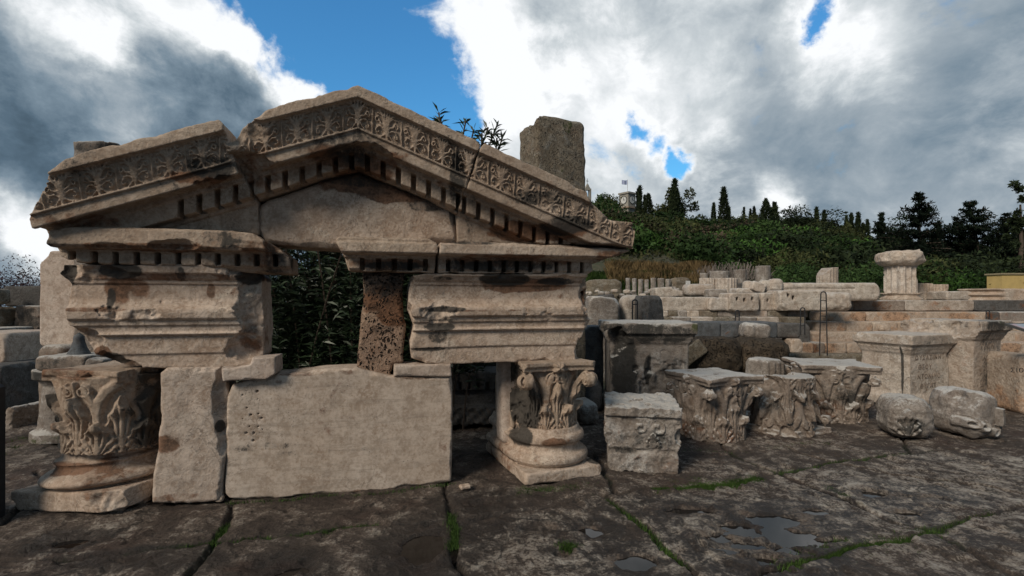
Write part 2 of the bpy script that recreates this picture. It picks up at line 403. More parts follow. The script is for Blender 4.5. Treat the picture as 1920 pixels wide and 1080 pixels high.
def anthemion():
    S = []; hp = PER / 2
    for sg in (1, -1):
        for c in (0, PER):
            def q(pts): return [(c + sg * x, y) for x, y in pts]
            S.append((q([(0, 0), (.004, .05), (.006, .10), (.016, .15), (.026, .19)]), .010, .008))
            S.append((q([(0, .09), (0, .19)]), .009, .026))
            # lower and upper scrolls hanging from a leafy stalk
            S.append((q([(.004, .02), (.018, .058), (.045, .076), (.075, .074)]), .006, .006))
            S.append((q(spiral(.070, .042, .021, .85, math.pi / 2, -1)), .0055, .004))
            S.append((q([(.006, .05), (.024, .028), (.045, .010), (.08, .006)]), .007, .003))
            S.append((q([(.008, .085), (.026, .13), (.050, .158), (.078, .152)]), .007, .005))
            S.append((q(spiral(.076, .112, .019, .85, math.pi / 2, -1)), .0055, .004))
            S.append((q([(.004, .06), (.026, .090), (.052, .100), (.070, .135)]), .009, .005))
            S.append((q([(.010, .09), (.022, .14), (.058, .185)]), .009, .006))
            S.append((q([(.05, .168), (.08, .18), (.10, .19)]), .005, .004))
            S.append((q([(hp, 0), (hp, .03), (hp - .004, .075), (hp, .11), (hp, .165)]), .004, .005))
    return strokes_map(S, PER, HB)
AM, AH = anthemion()
def ant(s, t):
    i = ((s % PER) / AH).astype(np.int32) % AM.shape[0]; j = np.clip(t / AH, 0, AM.shape[1] - 1).astype(np.int32)
    return AM[i, j]
UA, ZA = .131, 2.924
CL, CR = math.cos(math.atan(.352)), math.cos(math.atan(.383))
SL_, SR_ = .352, -.383
RAKE = [(.34, .34), (-.36, .30), (-.42, .285), (-.425, .20), (-.385, .195), (-.365, .13), (-.335, .05), (-.325, .012), (-.34, .008), (-.34, -.006), (-.318, -.010), (-.318, -.088),
        (-.29, -.092), (-.285, -.07), (-.155, -.078), (-.15, -.112), (-.135, -.114), (-.135, -.232), (-.03, -.235), (-.02, -.262), (.0, -.266), (.0, -1.4), (.34, -1.4)]
RTAB = Tab(RAKE, -.6, .5, -1.3, .6, .004)
def chipsub(G, d, chips, seed, amp=.05):
    if not chips: return d
    n = fbm(G, 9, seed, 3)
    for c, r in chips: d = np.maximum(d, -(ell(G, c, r) + n * amp))
    return d
def rake_fn(outline, seed, chips=(), carve=(-9, 9), tooth=(-9, 9), s_off=0., erode=.022, side=None, side_w=.0, spur=None):
    def fn(G, ax):
        U, W, Z = G
        o2 = poly2(U[:, :, 0], Z[:, 0, :], outline)[:, None, :]
        o2 = o2 + fbm((ax[0], np.array([0.]), ax[2]), 4.5, seed, 4) * .018
        left = U < UA
        t = np.where(left, (Z - ZA - SL_ * (U - UA)) * CL, (Z - ZA - SR_ * (U - UA)) * CR)
        s = np.where(left, (UA - U) / CL - (Z - ZA) * .0, (U - UA) / CR) + s_off
        if side == 'L': t = (Z - ZA - SL_ * (U - UA)) * CL; s = (UA - U) / CL + s_off
        if side == 'R': t = (Z - ZA - SR_ * (U - UA)) * CR; s = (U - UA) / CR + s_off
        tw = t + 0 * W
        prof = RTAB(W + 0 * t, tw)
        # anthemion relief carved into the sima
        wz = vn((ax[0], np.array([0.]), ax[2]), 9, seed + 31) * .005
        r = ant(s + wz, t - .008 + .004 * vn((ax[0], np.array([0.]), ax[2]), 7, seed + 33))
        inb = (t > .012) & (t < .188) & (s > carve[0]) & (s < carve[1])
        rec = np.where(inb, .024 * (1 - r), 0) * (.75 + .5 * vn((ax[0], np.array([0.]), ax[2]), 3, seed + 5))
        prof = np.where(W < -.2, prof + rec, prof)
        # gaps between the dentils
        ph = (s / .133) % 1.0
        gap = np.maximum(np.maximum(np.abs(t + .172) - .062, np.abs(ph - .5) * .133 - .022), W + .005)
        gap = np.where((s > tooth[0]) & (s < tooth[1]), gap, 1)
        prof = np.maximum(prof, -gap)
        d = rmax(o2, prof, .012)
        # worn edges: intersect with a softened, noisy copy
        n = fbm(G, 6, seed + 40, 4)
        soft = rmax(o2, prof, .10) + n * .030 + .0
        d = np.maximum(d, soft - erode - .012)
        # the rough upper bed above the sima
        top = (t - .30 + np.maximum(W + .36, 0) * .10) + fbm(G, 4, seed + 9, 4, .55, (1, 1.6, 1)) * .085 + .012
        d = rmax(d, top, .02)
        d = chipsub(G, d, chips, seed + 60)
        return d + fbm(G, 26, seed + 3, 2) * .0022
    return fn
def c3(px, py, wd): u, z = F(px, py, wd); return (u, wd, z)
VX = .0066
def bnd(outl, w0, w1, pad=.03):
    us = [p[0] for p in outl]; zs = [p[1] for p in outl]
    return (min(us) - pad, max(us) + pad, w0, w1, min(zs) - pad, max(zs) + pad)

# left raking cornice block
oL = FP([(64, 372), (76, 355), (98, 325), (130, 302), (176, 284), (240, 262), (300, 244), (360, 228), (404, 216), (424, 238)], -.36) + FP([(446, 290), (462, 335), (478, 372), (479, 437)], -.1) + FP([(300, 432), (108, 428), (80, 440), (74, 415)], -.2)
stone('pediment_block', 'long leaning left corner block of the carved pediment, with palmette band and row of teeth below', 'carved block',
      bnd(oL, -.46, .30), VX, rake_fn(oL, 11, [(c3(70, 300, -.3), (.34, .5, .16)), (c3(84, 470, -.2), (.3, .3, .17)), (c3(415, 338, -.34), (.26, .10, .07))],
      carve=(.83, 2.24), tooth=(.80, 1.47), s_off=.02, side='L'), MARBC, FLOC, FA, None, None) if False else None
def pblock(label, outl, seed, stf, **k):
    return stone('pediment_block', label, 'carved block', bnd(outl, -.46, .32), VX, rake_fn(outl, seed, **k), MARBC, FLOC, FA, stf)
pblock('left corner block of the stone pediment, sloping palmette band above a row of teeth', oL, 11,
       spots([(210, 330, 60, 30, 0, .35), (120, 360, 40, 30, 0, .3), (420, 330, 50, 22, 0, .62), (400, 350, 60, 14, 1, .5), (340, 370, 90, 18, 0, .3), (180, 420, 90, 18, 1, .35), (250, 385, 12, 22, 0, .3)], (.05, .05, 0)),
       chips=[(c3(60, 310, -.3), (.16, .5, .12)), (c3(60, 478, -.2), (.2, .3, .13)), (c3(425, 342, -.36), (.26, .09, .05))], carve=(.81, 2.25), tooth=(.80, 1.46), s_off=.02, side='L')
oC = FP([(437, 262), (450, 244), (490, 222), (500, 212), (530, 200), (560, 189), (610, 176), (640, 166), (680, 162), (714, 170), (726, 186), (780, 210), (830, 233), (890, 266), (899, 277)], -.36) + \
     FP([(884, 305), (872, 345), (860, 396)], -.15) + FP([(800, 372), (735, 345), (672, 321), (600, 336), (520, 364), (484, 376), (474, 362), (440, 290)], -.02)
pblock('central gable block at the peak of the stone pediment, carved with palmettes on both slopes', oC, 23,
       spots([(672, 290, 80, 34, 0, .50), (672, 310, 110, 20, 1, .5), (850, 350, 18, 60, 0, .55), (850, 285, 60, 22, 0, .38), (800, 240, 50, 16, 0, .35), (740, 260, 60, 24, 0, .22), (560, 190, 40, 10, 0, .35), (500, 330, 40, 40, 1, .25), (700, 175, 40, 12, 0, .45), (690, 330, 60, 14, 1, .6)], (.06, .06, 0)),
       chips=[(c3(455, 335, -.30), (.30, .19, .20)), (c3(450, 250, -.46), (.24, .13, .12)), (c3(678, 292, -.33), (.22, .15, .10)), (c3(560, 175, -.5), (.25, .2, .05)), (c3(520, 308, -.40), (.2, .12, .05))], carve=(-9, 1.2), tooth=(-.02, 9), s_off=.0)
oR = FP([(899, 279), (908, 270), (934, 274), (985, 303), (1040, 326), (1085, 342), (1096, 356), (1108, 380), (1142, 410), (1184, 418), (1192, 436), (1190, 466)], -.36) + \
     FP([(1168, 470), (1120, 462), (1000, 459), (859, 453)], -.05) + FP([(858, 396), (872, 350), (886, 306)], -.15)
pblock('right corner block of the stone pediment, palmette band sloping down to a worn blunt end', oR, 37,
       spots([(990, 385, 80, 14, 0, .5), (1050, 430, 60, 20, 0, .72), (1000, 440, 110, 18, 1, .62), (1000, 320, 50, 14, 0, .35), (1120, 400, 60, 30, 0, .40), (1150, 425, 40, 24, 0, .45), (930, 290, 20, 12, 0, .4), (880, 400, 12, 60, 0, .35), (960, 430, 60, 14, 1, .5)], (.06, .05, 0)),
       chips=[(c3(1128, 366, -.3), (.20, .5, .11)), (c3(1100, 340, -.2), (.1, .4, .08))], carve=(-9, 9), tooth=(-9, 2.02), s_off=-.055, side='R')
# tympanum slab under the gable
def slab_fn(outl, w0, w1, seed, rnd=.02, amp=.02, chips=(), namp=.004, mod=None, oamp=.010):
    def fn(G, ax):
        U, W, Z = G
        o2 = poly2(U[:, :, 0], Z[:, 0, :], outl)[:, None, :] + fbm((ax[0], np.array([0.]), ax[2]), 5, seed, 4) * oamp
        m = (w0 + w1) / 2; h = (w1 - w0) / 2
        dw = np.abs(W - m) - h
        d = rmax(o2, dw, rnd)
        soft = rmax(o2, dw, rnd * 3 + .03) + fbm(G, 7, seed + 4, 4) * amp * 1.6
        d = np.maximum(d, soft - amp * .9 - .01)
        if mod is not None: d = mod(G, ax, d)
        d = chipsub(G, d, chips, seed + 7, .03)
        return d + fbm(G, 9, seed + 12, 3) * namp
    return fn
def block(name, label, cat, outl, w0, w1, seed, mat, stf=None, vox=.0085, **k):
    return stone(name, label, cat, bnd(outl, w0 - .02, w1 + .02), vox, slab_fn(outl, w0, w1, seed, **k), mat, FLOC, FA, stf)
oT = FP([(483, 385), (500, 373), (524, 367), (600, 340), (672, 324), (735, 348), (800, 375), (855, 398), (856, 453), (800, 458), (700, 470), (640, 466), (560, 462), (500, 455), (482, 432)], .02)
block('tympanum_slab', 'smooth pale stone slab filling the triangle under the central gable block', 'stone slab', oT, .02, .42, 51, MARB,
      spots([(672, 335, 90, 16, 0, .45), (640, 338, 60, 16, 1, .8), (735, 362, 70, 20, 1, .8), (800, 385, 50, 14, 0, .55), (850, 405, 10, 30, 0, .7), (700, 350, 130, 16, 1, .55)], (.0, .04, 0)), rnd=.025, amp=.012)
# horizontal cornices with teeth
def geison_fn(outl, prof, seed, per=.123, gapw=.02, zt=(1.835, 1.935), wback=.01, ph0=.0, chips=(), erode=.012, amp=.03, oamp=.012, gw0=-.2):
    TB = Tab(prof, -.6, .5, 1.6, 2.3, .004)
    def fn(G, ax):
        U, W, Z = G
        o2 = poly2(U[:, :, 0], Z[:, 0, :], outl)[:, None, :] + fbm((ax[0], np.array([0.]), ax[2]), 5, seed, 4) * oamp
        p = TB(W + 0 * Z, Z + 0 * W)
        phs = ((U + ph0) / per) % 1.0
        gap = np.maximum(np.maximum(np.abs(Z - (zt[0] + zt[1]) / 2) - (zt[1] - zt[0]) / 2, np.abs(phs - .5) * per - gapw), W - wback)
        p = np.maximum(p, -gap)
        d = rmax(o2, p, .010)
        soft = rmax(o2, p, .07) + fbm(G, 6, seed + 4, 4) * amp
        d = np.maximum(d, soft - erode - .008)
        d = chipsub(G, d, chips, seed + 7, .04)
        return d + fbm(G, 24, seed + 12, 2) * .0025
    return fn
oG1 = FP([(98, 462), (106, 432), (115, 425), (300, 428), (440, 434), (475, 438), (515, 462), (540, 482), (541, 514), (500, 513), (400, 503), (250, 496), (125, 491), (104, 478)], -.16)
gp1 = [(.3, 2.12), (-.20, 2.12), (-.235, 2.10), (-.25, 1.985), (-.22, 1.965), (-.12, 1.962), (-.115, 1.945), (-.105, 1.94), (-.105, 1.86), (-.06, 1.835), (-.03, 1.80), (.3, 1.80)]
G1 = [(p[0], p[1]) for p in gp1]
stone('cornice_block', 'battered left cornice block with broken upper edge and square teeth, under the pediment', 'cornice block', bnd(oG1, -.28, .32), VX,
      geison_fn(oG1, G1, 61, per=.137, gapw=.021, zt=(1.855, 1.95), ph0=.03, amp=.05, erode=.016,
                chips=[(c3(205, 466, -.28), (.16, .10, .045)), (c3(340, 462, -.30), (.22, .12, .05)), (c3(430, 470, -.30), (.12, .08, .05)), (c3(535, 450, -.22), (.16, .22, .13)), (c3(540, 500, -.25), (.12, .16, .09)), (c3(98, 420, -.2), (.10, .3, .06)), (c3(95, 495, -.2), (.12, .3, .06))]),
      MARBC, FLOC, FA, spots([(440, 455, 40, 20, 0, .45), (140, 470, 40, 20, 0, .4), (300, 468, 130, 8, 1, .5), (500, 480, 40, 26, 1, .4), (520, 495, 30, 24, 0, .5), (210, 445, 30, 12, 0, .25)], (.10, .08, 0)))
gp2 = [(.3, 2.10), (-.19, 2.10), (-.21, 2.085), (-.205, 2.06), (-.25, 2.05), (-.255, 1.975), (-.225, 1.962), (-.12, 1.958), (-.115, 1.938), (-.10, 1.935), (-.10, 1.85), (-.085, 1.84), (-.08, 1.818), (.3, 1.818)]
oG2 = FP([(628, 450), (636, 441), (800, 446), (819, 455), (820, 470), (816, 512), (650, 505), (646, 490), (640, 470)], -.2)
stone('cornice_block', 'short middle cornice block with teeth, over the dark porous pier', 'cornice block', bnd(oG2, -.28, .32), VX,
      geison_fn(oG2, gp2, 67, per=.128, ph0=.04, amp=.02, chips=[(c3(636, 500, -.24), (.08, .16, .10)), (c3(628, 480, -.3), (.06, .1, .05)), (c3(820, 470, -.3), (.03, .1, .05))]),
      MARBC, FLOC, FA, spots([(735, 500, 70, 12, 0, .62), (735, 496, 80, 12, 1, .6), (700, 448, 60, 5, 0, .35)], (.04, .05, 0)))
oG3 = FP([(822, 470), (824, 454), (900, 454), (1100, 462), (1165, 466), (1180, 470), (1150, 482), (1118, 495), (1128, 505), (1112, 514), (821, 514)], -.2)
stone('cornice_block', 'long right cornice block with teeth and chipped lower lip, over the right carved beam', 'cornice block', bnd(oG3, -.28, .32), VX,
      geison_fn(oG3, gp2, 71, per=.1215, ph0=.055, amp=.022, chips=[(c3(880, 486, -.32), (.16, .09, .03)), (c3(1120, 488, -.28), (.16, .12, .045)), (c3(1150, 500, -.2), (.16, .2, .08)), (c3(1000, 486, -.31), (.2, .07, .02)), (c3(845, 500, -.16), (.08, .04, .06))]),
      MARBC, FLOC, FA, spots([(880, 460, 60, 6, 0, .62), (950, 500, 120, 14, 0, .6), (950, 492, 150, 12, 1, .55), (850, 500, 20, 16, 0, .5), (1130, 485, 40, 12, 1, .4), (1110, 505, 20, 10, 0, .3)], (.05, .05, 0)))
# architrave blocks: fascias, fillets and a frieze in one piece
def archi_fn(outl, seed, chips=(), wb=.45, mod=None):
    zs = [1.00, 1.165, 1.172, 1.178, 1.31, 1.318, 1.322, 1.336, 1.345, 1.392, 1.398, 1.43, 1.438, 1.452, 1.50, 1.525, 1.55, 1.60, 1.712, 1.718, 1.73, 1.742, 1.755, 1.79, 1.80, 1.86]
    ws = [.016, .016, .006, .0, .0, -.012, -.034, -.036, -.020, -.024, -.042, -.046, -.052, -.078, -.082, -.076, -.03, .0, .004, -.012, -.014, -.014, -.034, -.062, -.084, -.088]
    def fn(G, ax):
        U, W, Z = G
        o2 = poly2(U[:, :, 0], Z[:, 0, :], outl)[:, None, :] + fbm((ax[0], np.array([0.]), ax[2]), 4, seed, 4) * .016
        zz = Z + .006 * vn((ax[0], np.array([0.]), ax[2]), 1.5, seed + 2)
        f = np.interp(zz.ravel(), zs, ws).reshape(zz.shape).astype(np.float32)
        dw = np.maximum(f - W, W - wb)
        d = rmax(o2, dw, .014)
        n = fbm(G, 5, seed + 4, 5, .55)
        # frieze, mouldings and fascias lose chips along their edges
        hull = (-.085 - W) + n * .13
        d = np.maximum(d, np.minimum(hull, .02))
        soft = rmax(o2, dw + .0, .11) + n * .05
        d = np.maximum(d, soft - .034)
        if mod is not None: d = mod(G, ax, d)
        d = chipsub(G, d, chips, seed + 7, .05)
        return d + fbm(G, 20, seed + 12, 3) * .003
    return fn
oA1 = FP([(122, 498), (420, 497), (470, 506), (486, 520), (488, 600), (487, 668), (470, 686), (380, 691), (222, 690), (172, 668), (150, 640), (133, 605), (134, 590), (128, 560), (134, 530), (118, 515)], 0)
stone('architrave_block', 'left moulded beam with rust streak at top left and broken right end', 'carved beam', bnd(oA1, -.12, .47), .0075,
      archi_fn(oA1, 81, [(c3(485, 560, -.02), (.15, .13, .5)), (c3(478, 500, -.08), (.22, .10, .08)), (c3(470, 650, 0), (.18, .11, .16)), (c3(175, 520, -.09), (.22, .07, .11)), (c3(190, 690, 0), (.25, .16, .12)), (c3(150, 650, -.02), (.12, .12, .16)), (c3(130, 505, -.1), (.1, .1, .1))]),
      MARB, FLOC, FA, spots([(235, 508, 48, 16, 0, .85), (225, 545, 26, 34, 1, .75), (210, 560, 10, 26, 0, .72), (250, 540, 30, 30, 1, .5), (130, 510, 14, 28, 0, .9), (345, 515, 10, 14, 0, .55), (462, 520, 24, 16, 0, .72), (395, 545, 8, 14, 1, .6), (190, 580, 60, 6, 1, .55), (205, 675, 30, 14, 0, .75), (185, 668, 20, 18, 1, .75), (280, 690, 90, 5, 0, .4), (300, 520, 200, 8, 1, .42), (465, 640, 26, 40, 1, .35)], (0, .04, 0)))
oA2 = FP([(772, 518), (800, 514), (1095, 514), (1100, 540), (1096, 585), (1108, 600), (1098, 618), (1088, 640), (1090, 678), (1000, 680), (800, 682), (772, 672), (768, 640), (776, 610), (764, 580), (766, 545)], 0)
stone('architrave_block', 'right moulded beam with black streaks, resting on the half column capital', 'carved beam', bnd(oA2, -.12, .47), .0075,
      archi_fn(oA2, 87, [(c3(760, 600, 0), (.06, .10, .2)), (c3(760, 530, -.05), (.07, .1, .16)), (c3(900, 540, -.09), (.14, .05, .05)), (c3(1095, 660, 0), (.08, .12, .12)), (c3(1100, 545, -.05), (.06, .12, .14)), (c3(1050, 530, -.08), (.2, .05, .05)), (c3(960, 526, -.09), (.25, .05, .05))]),
      MARB, FLOC, FA, spots([(950, 524, 60, 14, 0, .85), (1040, 528, 60, 10, 0, .72), (990, 535, 110, 18, 1, .8), (820, 545, 24, 14, 0, .5), (835, 580, 50, 7, 0, .62), (825, 612, 34, 10, 0, .78), (820, 630, 22, 14, 0, .55), (840, 600, 60, 4, 0, .5), (800, 655, 40, 5, 0, .6), (980, 555, 80, 16, 0, .32), (830, 523, 24, 5, 0, .6), (1100, 560, 10, 30, 1, .5), (900, 582, 120, 3, 1, .4), (790, 655, 30, 26, 0, .3), (1060, 665, 20, 10, 1, .3)], (0, .05, 0)))
# porous pier
oP = FP([(680, 512), (757, 512), (754, 560), (760, 610), (755, 680), (735, 684), (731, 705), (676, 705), (670, 690), (676, 600), (681, 560)], .06)
block('porous_pier', 'reddish porous stone pier pitted with holes, standing on the big slab', 'stone pier', oP, .06, .40, 91, TUFA,
      spots([(720, 530, 60, 40, 0, .55), (725, 560, 50, 34, 1, .75), (735, 590, 34, 26, 1, .6), (715, 620, 30, 12, 0, .5)], (.12, .1, 0)), vox=.0085, rnd=.03, amp=.03, namp=.016)
oB1 = FP([(415, 688), (437, 690), (470, 684), (474, 671), (517, 669), (518, 700), (500, 711), (440, 713), (418, 716)], -.06)
block('stone_wedge', 'small pale stone wedge with two drilled holes, between the left beam and the big slab', 'stone wedge', oB1, -.08, .22, 95, MARBG, None, vox=.007, rnd=.012, amp=.012,
      chips=[(c3(474, 697, -.08), (.010, .03, .010)), (c3(491, 693, -.08), (.010, .03, .010)), (c3(430, 678, -.1), (.12, .1, .03))])
oB2 = FP([(738, 683), (846, 682), (847, 703), (846, 706), (738, 706)], .0)
block('stone_wedge', 'thin flat stone bar lying on the right end of the big slab', 'stone wedge', oB2, -.02, .25, 97, MARBG, None, vox=.007, rnd=.010, amp=.008)
# the big slab
oS = FP([(420, 928), (421, 850), (425, 745), (436, 722), (470, 712), (520, 702), (600, 694), (670, 690), (735, 706), (846, 706), (849, 720), (848, 905), (820, 908), (700, 922), (560, 930), (520, 936), (430, 936)], 0)
pts_ = [(461, 733), (455, 741), (482, 734), (483, 748), (463, 765), (470, 778), (455, 785), (484, 776), (490, 784), (478, 775), (468, 800), (476, 812), (488, 812), (484, 800), (475, 826), (486, 822), (492, 805), (462, 812)]
def slabmod(G, ax, d):
    for k, (px, py) in enumerate(pts_):
        u, z = F(px, py); r = .005 + .0035 * (k % 3)
        d = np.maximum(d, -ell(G, (u, 0, z), (r, .03, r * .9)))
    U, W, Z = G
    return np.maximum(d, -(W - .0) - .0 + .003 * vn(G, 3, 5))
block('stone_slab', 'large smooth marble slab set upright on the pavement, grey veined, with small black holes', 'stone slab', oS, 0, .32, 101, SLABM,
      spots([(475, 790, 26, 60, 0, .30), (490, 838, 70, 12, 0, .42), (580, 848, 130, 7, 0, .30), (560, 880, 160, 4, 0, .24), (700, 870, 90, 4, 0, .2), (640, 780, 60, 90, 1, .16), (780, 706, 60, 6, 1, .55), (600, 700, 90, 6, 1, .3), (600, 930, 200, 8, 1, .35), (830, 850, 10, 60, 1, .3)], (0, .0, 0)), vox=.0085, rnd=.018, amp=.015, mod=slabmod, namp=.002)
oV = FP([(300, 700), (310, 690), (412, 688), (418, 710), (424, 745), (420, 860), (413, 940), (340, 946), (284, 944), (285, 900), (293, 850), (299, 780)], -.03)
block('stone_post', 'upright squared block with chipped right edge, left of the big slab', 'stone block', oV, -.03, .32, 103, MARBG,
      spots([(318, 830, 26, 20, 1, .6), (412, 800, 8, 14, 0, .9), (350, 740, 40, 40, 1, .15), (330, 930, 50, 8, 1, .4), (330, 700, 30, 8, 0, .3)], (.0, .05, 0)), vox=.0085, rnd=.03, amp=.03, namp=.007,
      chips=[(c3(424, 770, -.04), (.10, .09, .40)), (c3(418, 796, -.05), (.03, .06, .03)), (c3(300, 690, -.05), (.05, .08, .05))])

# ---------------------------------------------------------------- Corinthian capitals
def leafmap(a, b):                         # a across (-1..1), b upward (0..1)
    wd = np.clip((.62 + .42 * np.sin(np.pi * np.clip(b, 0, 1) * .95)) * (1 + .10 * np.cos(b * 26)), 0, 2) * np.sqrt(np.clip(1.12 - b, 0, 1) * 1.2)
    ins = sstep(wd - np.abs(a), -.04, .12) * (b > 0) * (b < 1.1)
    ph = np.arctan2(np.abs(a) * .8, b + .10)
    gr = np.cos(ph * 17.0)
    stem = sstep(np.abs(a), .16, .08)
    rel = (.48 + .42 * sstep(gr, -.6, .2)) * (1 - stem) + 1.0 * stem
    curl = sstep(b, .62, .92)
    hole = np.exp(-(((np.abs(a) - .52) / .12) ** 2 + ((b % .34 - .20) / .07) ** 2))
    return ins * (rel * .046 + curl * .055 - hole * .045), ins
def spiral_pts(cx, cy, r, sg, n=22): return spiral(cx, cy, r, 1.6, math.pi / 2, sg, n)
def cap_relief(Rb, H, nth, nz):            # height map over (angle, z) of the bell: leaves, stalks, helices, volute stems
    th = np.linspace(-np.pi, np.pi, nth, endpoint=False)[:, None]; z = np.linspace(0, H, nz)[None, :]
    m = np.zeros((nth, nz), dtype=np.float32)
    for tier, (h, off, n, lw) in enumerate(((.64, 0, 8, .33), (.36, .5, 8, .36))):
        for k in range(n):
            t0 = (k + off) * 2 * np.pi / n
            dt = (th - t0 + np.pi) % (2 * np.pi) - np.pi
            v, ins = leafmap(dt / lw / 1.0, z / (h * H))
            m = np.maximum(m, v + (.012 if tier else 0) * ins)
    S = []
    for k in range(4):                     # helices and volute stems on each face, in (arc, z) space
        c = k * np.pi / 2
        for sg in (1, -1):
            S.append((c, [(sg * .33, .50 * H), (sg * .30, .62 * H), (sg * .24, .72 * H), (sg * .17, .80 * H)], .028))
            S.append((c, [(sg * .16 + x / Rb, y) for x, y in spiral_pts(0, .76 * H, .052, -sg)], .011))
            S.append((c, [(sg * .36, .50 * H), (sg * .42, .64 * H), (sg * .56, .76 * H), (sg * .72, .83 * H)], .040))
            S.append((c, [(sg * .36, .40 * H), (sg * .36, .52 * H)], .035))
        S.append((c, [(0, .55 * H), (0, .86 * H)], .016))
    for c, pts, wd in S:
        for k in range(len(pts) - 1):
            (x0, y0), (x1, y1) = pts[k], pts[k + 1]
            X = ((th - c + np.pi) % (2 * np.pi) - np.pi) * 1.0
            sx, sy = Rb, 1.0
            ax_, ay_ = X * sx, z * sy; x0s, x1s = x0 * sx, x1 * sx
            ex, ey = x1s - x0s, y1 - y0
            t = np.clip(((ax_ - x0s) * ex + (ay_ - y0) * ey) / (ex * ex + ey * ey + 1e-9), 0, 1)
            dd = np.sqrt((ax_ - x0s - t * ex) ** 2 + (ay_ - y0 - t * ey) ** 2)
            m = np.maximum(m, np.clip(1.2 - (dd / wd) ** 2, 0, 1) * .036)
    return m
_RC = {}
def capital_fn(Rb, H, A, seed, flip=False, back=None, erode=.0, namp=.012, chips=(), vol=1.0, arms=True):
    """bell of radius Rb, height H, abacus half-width A; face k=0 looks along -Y"""
    key = (round(Rb, 3), round(H, 3))
    if key not in _RC: _RC[key] = cap_relief(Rb, H, 720, 160)
    RM = _RC[key]
    def fn(G, ax):
        X, Y, Z0 = G
        Z = (H - Z0) if flip else Z0
        r = np.sqrt(X * X + Y * Y); th = np.arctan2(X, -Y)
        i = ((th + np.pi) / (2 * np.pi) * 720).astype(np.int32) % 720; j = np.clip(Z / H * 159, 0, 159).astype(np.int32)
        rel = RM[i, j + 0 * i]
        bell = Rb * (1 + .22 * np.clip(Z / H, 0, 1) ** 3)
        body = np.maximum(r - bell - rel, np.maximum(-Z, Z - H * .93))
        # volute lumps under the abacus corners
        q = (np.abs(X) + np.abs(Y)) / math.sqrt(2); p = np.abs(np.abs(X) - np.abs(Y)) / math.sqrt(2)
        zc = .74 * H
        volu = 9.0
        for a_, b2 in ((np.abs(X), np.abs(Y)), (np.abs(Y), np.abs(X))):
            rad = np.sqrt((a_ - A * .83) ** 2 + (Z - zc) ** 2); ang = np.arctan2(Z - zc, a_ - A * .83)
            volu = np.minimum(volu, np.maximum(rad - .088 * vol, np.abs(b2 - A * .78) - .034 + .012 * np.cos(rad / .0058 - ang)))
        arm = np.maximum(np.maximum(np.abs(Z - (.50 * H + (q - Rb) * 1.35)) - .035, p - .035), np.maximum(q - A * 1.12, Rb * .9 - q))
        if arms: body = smin(body, smin(volu, arm, .02), .025)
        # concave-sided moulded abacus
        ca = .16 * A
        zz = (Z - H * .88) / (H * .12)
        wd = A * (.94 + .06 * sstep(zz, .25, .6))
        sx = np.abs(X) - (wd - ca * (1 - np.clip(np.abs(Y) / A, 0, 1) ** 2)); sy = np.abs(Y) - (wd - ca * (1 - np.clip(np.abs(X) / A, 0, 1) ** 2))
        ab = np.maximum(np.maximum(np.maximum(sx, sy), (np.abs(X) + np.abs(Y)) / math.sqrt(2) - A * 1.27), np.maximum(H * .87 - Z, Z - H))
        # fleuron on each face
        fx, fy = np.minimum(np.abs(X), 9), np.abs(Y)
        fl = np.minimum(ell((np.abs(X), np.abs(Y), Z), (0, A * .85, H * .92), (.055, .045, .05)), ell((np.abs(X), np.abs(Y), Z), (A * .85, 0, H * .92), (.045, .055, .05)))
        fl = fl + .008 * np.cos(np.arctan2(Z - H * .92, np.minimum(np.abs(X), np.abs(Y)) + 0 * Z) * 5)
        d = np.minimum(smin(body, ab, .01), fl)
        if back is not None: d = back(G, d)
        n = fbm(G, 5, seed, 4)
        if erode > 0: d = np.maximum(d, np.maximum(ab, -9) * 0 + (np.minimum(r - Rb * 1.25, ab) + n * .16 - .03 + (1 - erode) * .2))
        d = chipsub(G, d, chips, seed + 5, .06)
        return d + n * namp
    return fn
def localspots(lst, base=(0, 0, 0), nz=.4):
    def f(P):
        o = np.zeros((len(P), 4), dtype=np.float32)
        for k in range(3): o[:, k] = base[k]
        n = pfbm(P, 5.0, 9, 3) * nz
        for c, r, ch, amt in lst:
            q = np.sqrt(((P[:, 0] - c[0]) / r[0]) ** 2 + ((P[:, 1] - c[1]) / r[1]) ** 2 + ((P[:, 2] - c[2]) / r[2]) ** 2) + n
            o[:, ch] = np.maximum(o[:, ch], amt * sstep(q, 1.2, .5))
        return o
    return f
# right: half column on a pier
CRX, CRY, CRA = .325, 4.86, R(17)
def back_pier(G, d):
    X, Y, Z = G
    pier = np.maximum(np.maximum(np.abs(X + .05) - .26, np.abs(Y - .36) - .30), np.maximum(-Z, Z - .65)) + .012 * np.cos(X * 70) * (Z < .4)
    return np.minimum(d, pier)
stone('capital', 'finely carved brown half column capital carrying the right beam', 'column capital', (-.50, .50, -.46, .66, 0, .64), .0066,
      capital_fn(.232, .64, .375, 141, back=back_pier, namp=.006, vol=.78, chips=[((-.42, .1, .55), (.10, .4, .16)), ((-.34, -.05, .30), (.13, .2, .26))]), MARBC, (CRX, CRY, .395), CRA,
      localspots([((-.25, -.10, .25), (.17, .30, .28), 0, .95), ((-.34, .1, .5), (.12, .4, .2), 0, .7), ((0, .36, .3), (.34, .35, .4), 0, .6), ((0, -.3, .1), (.3, .1, .1), 1, .25)], (.02, .1, 0)))
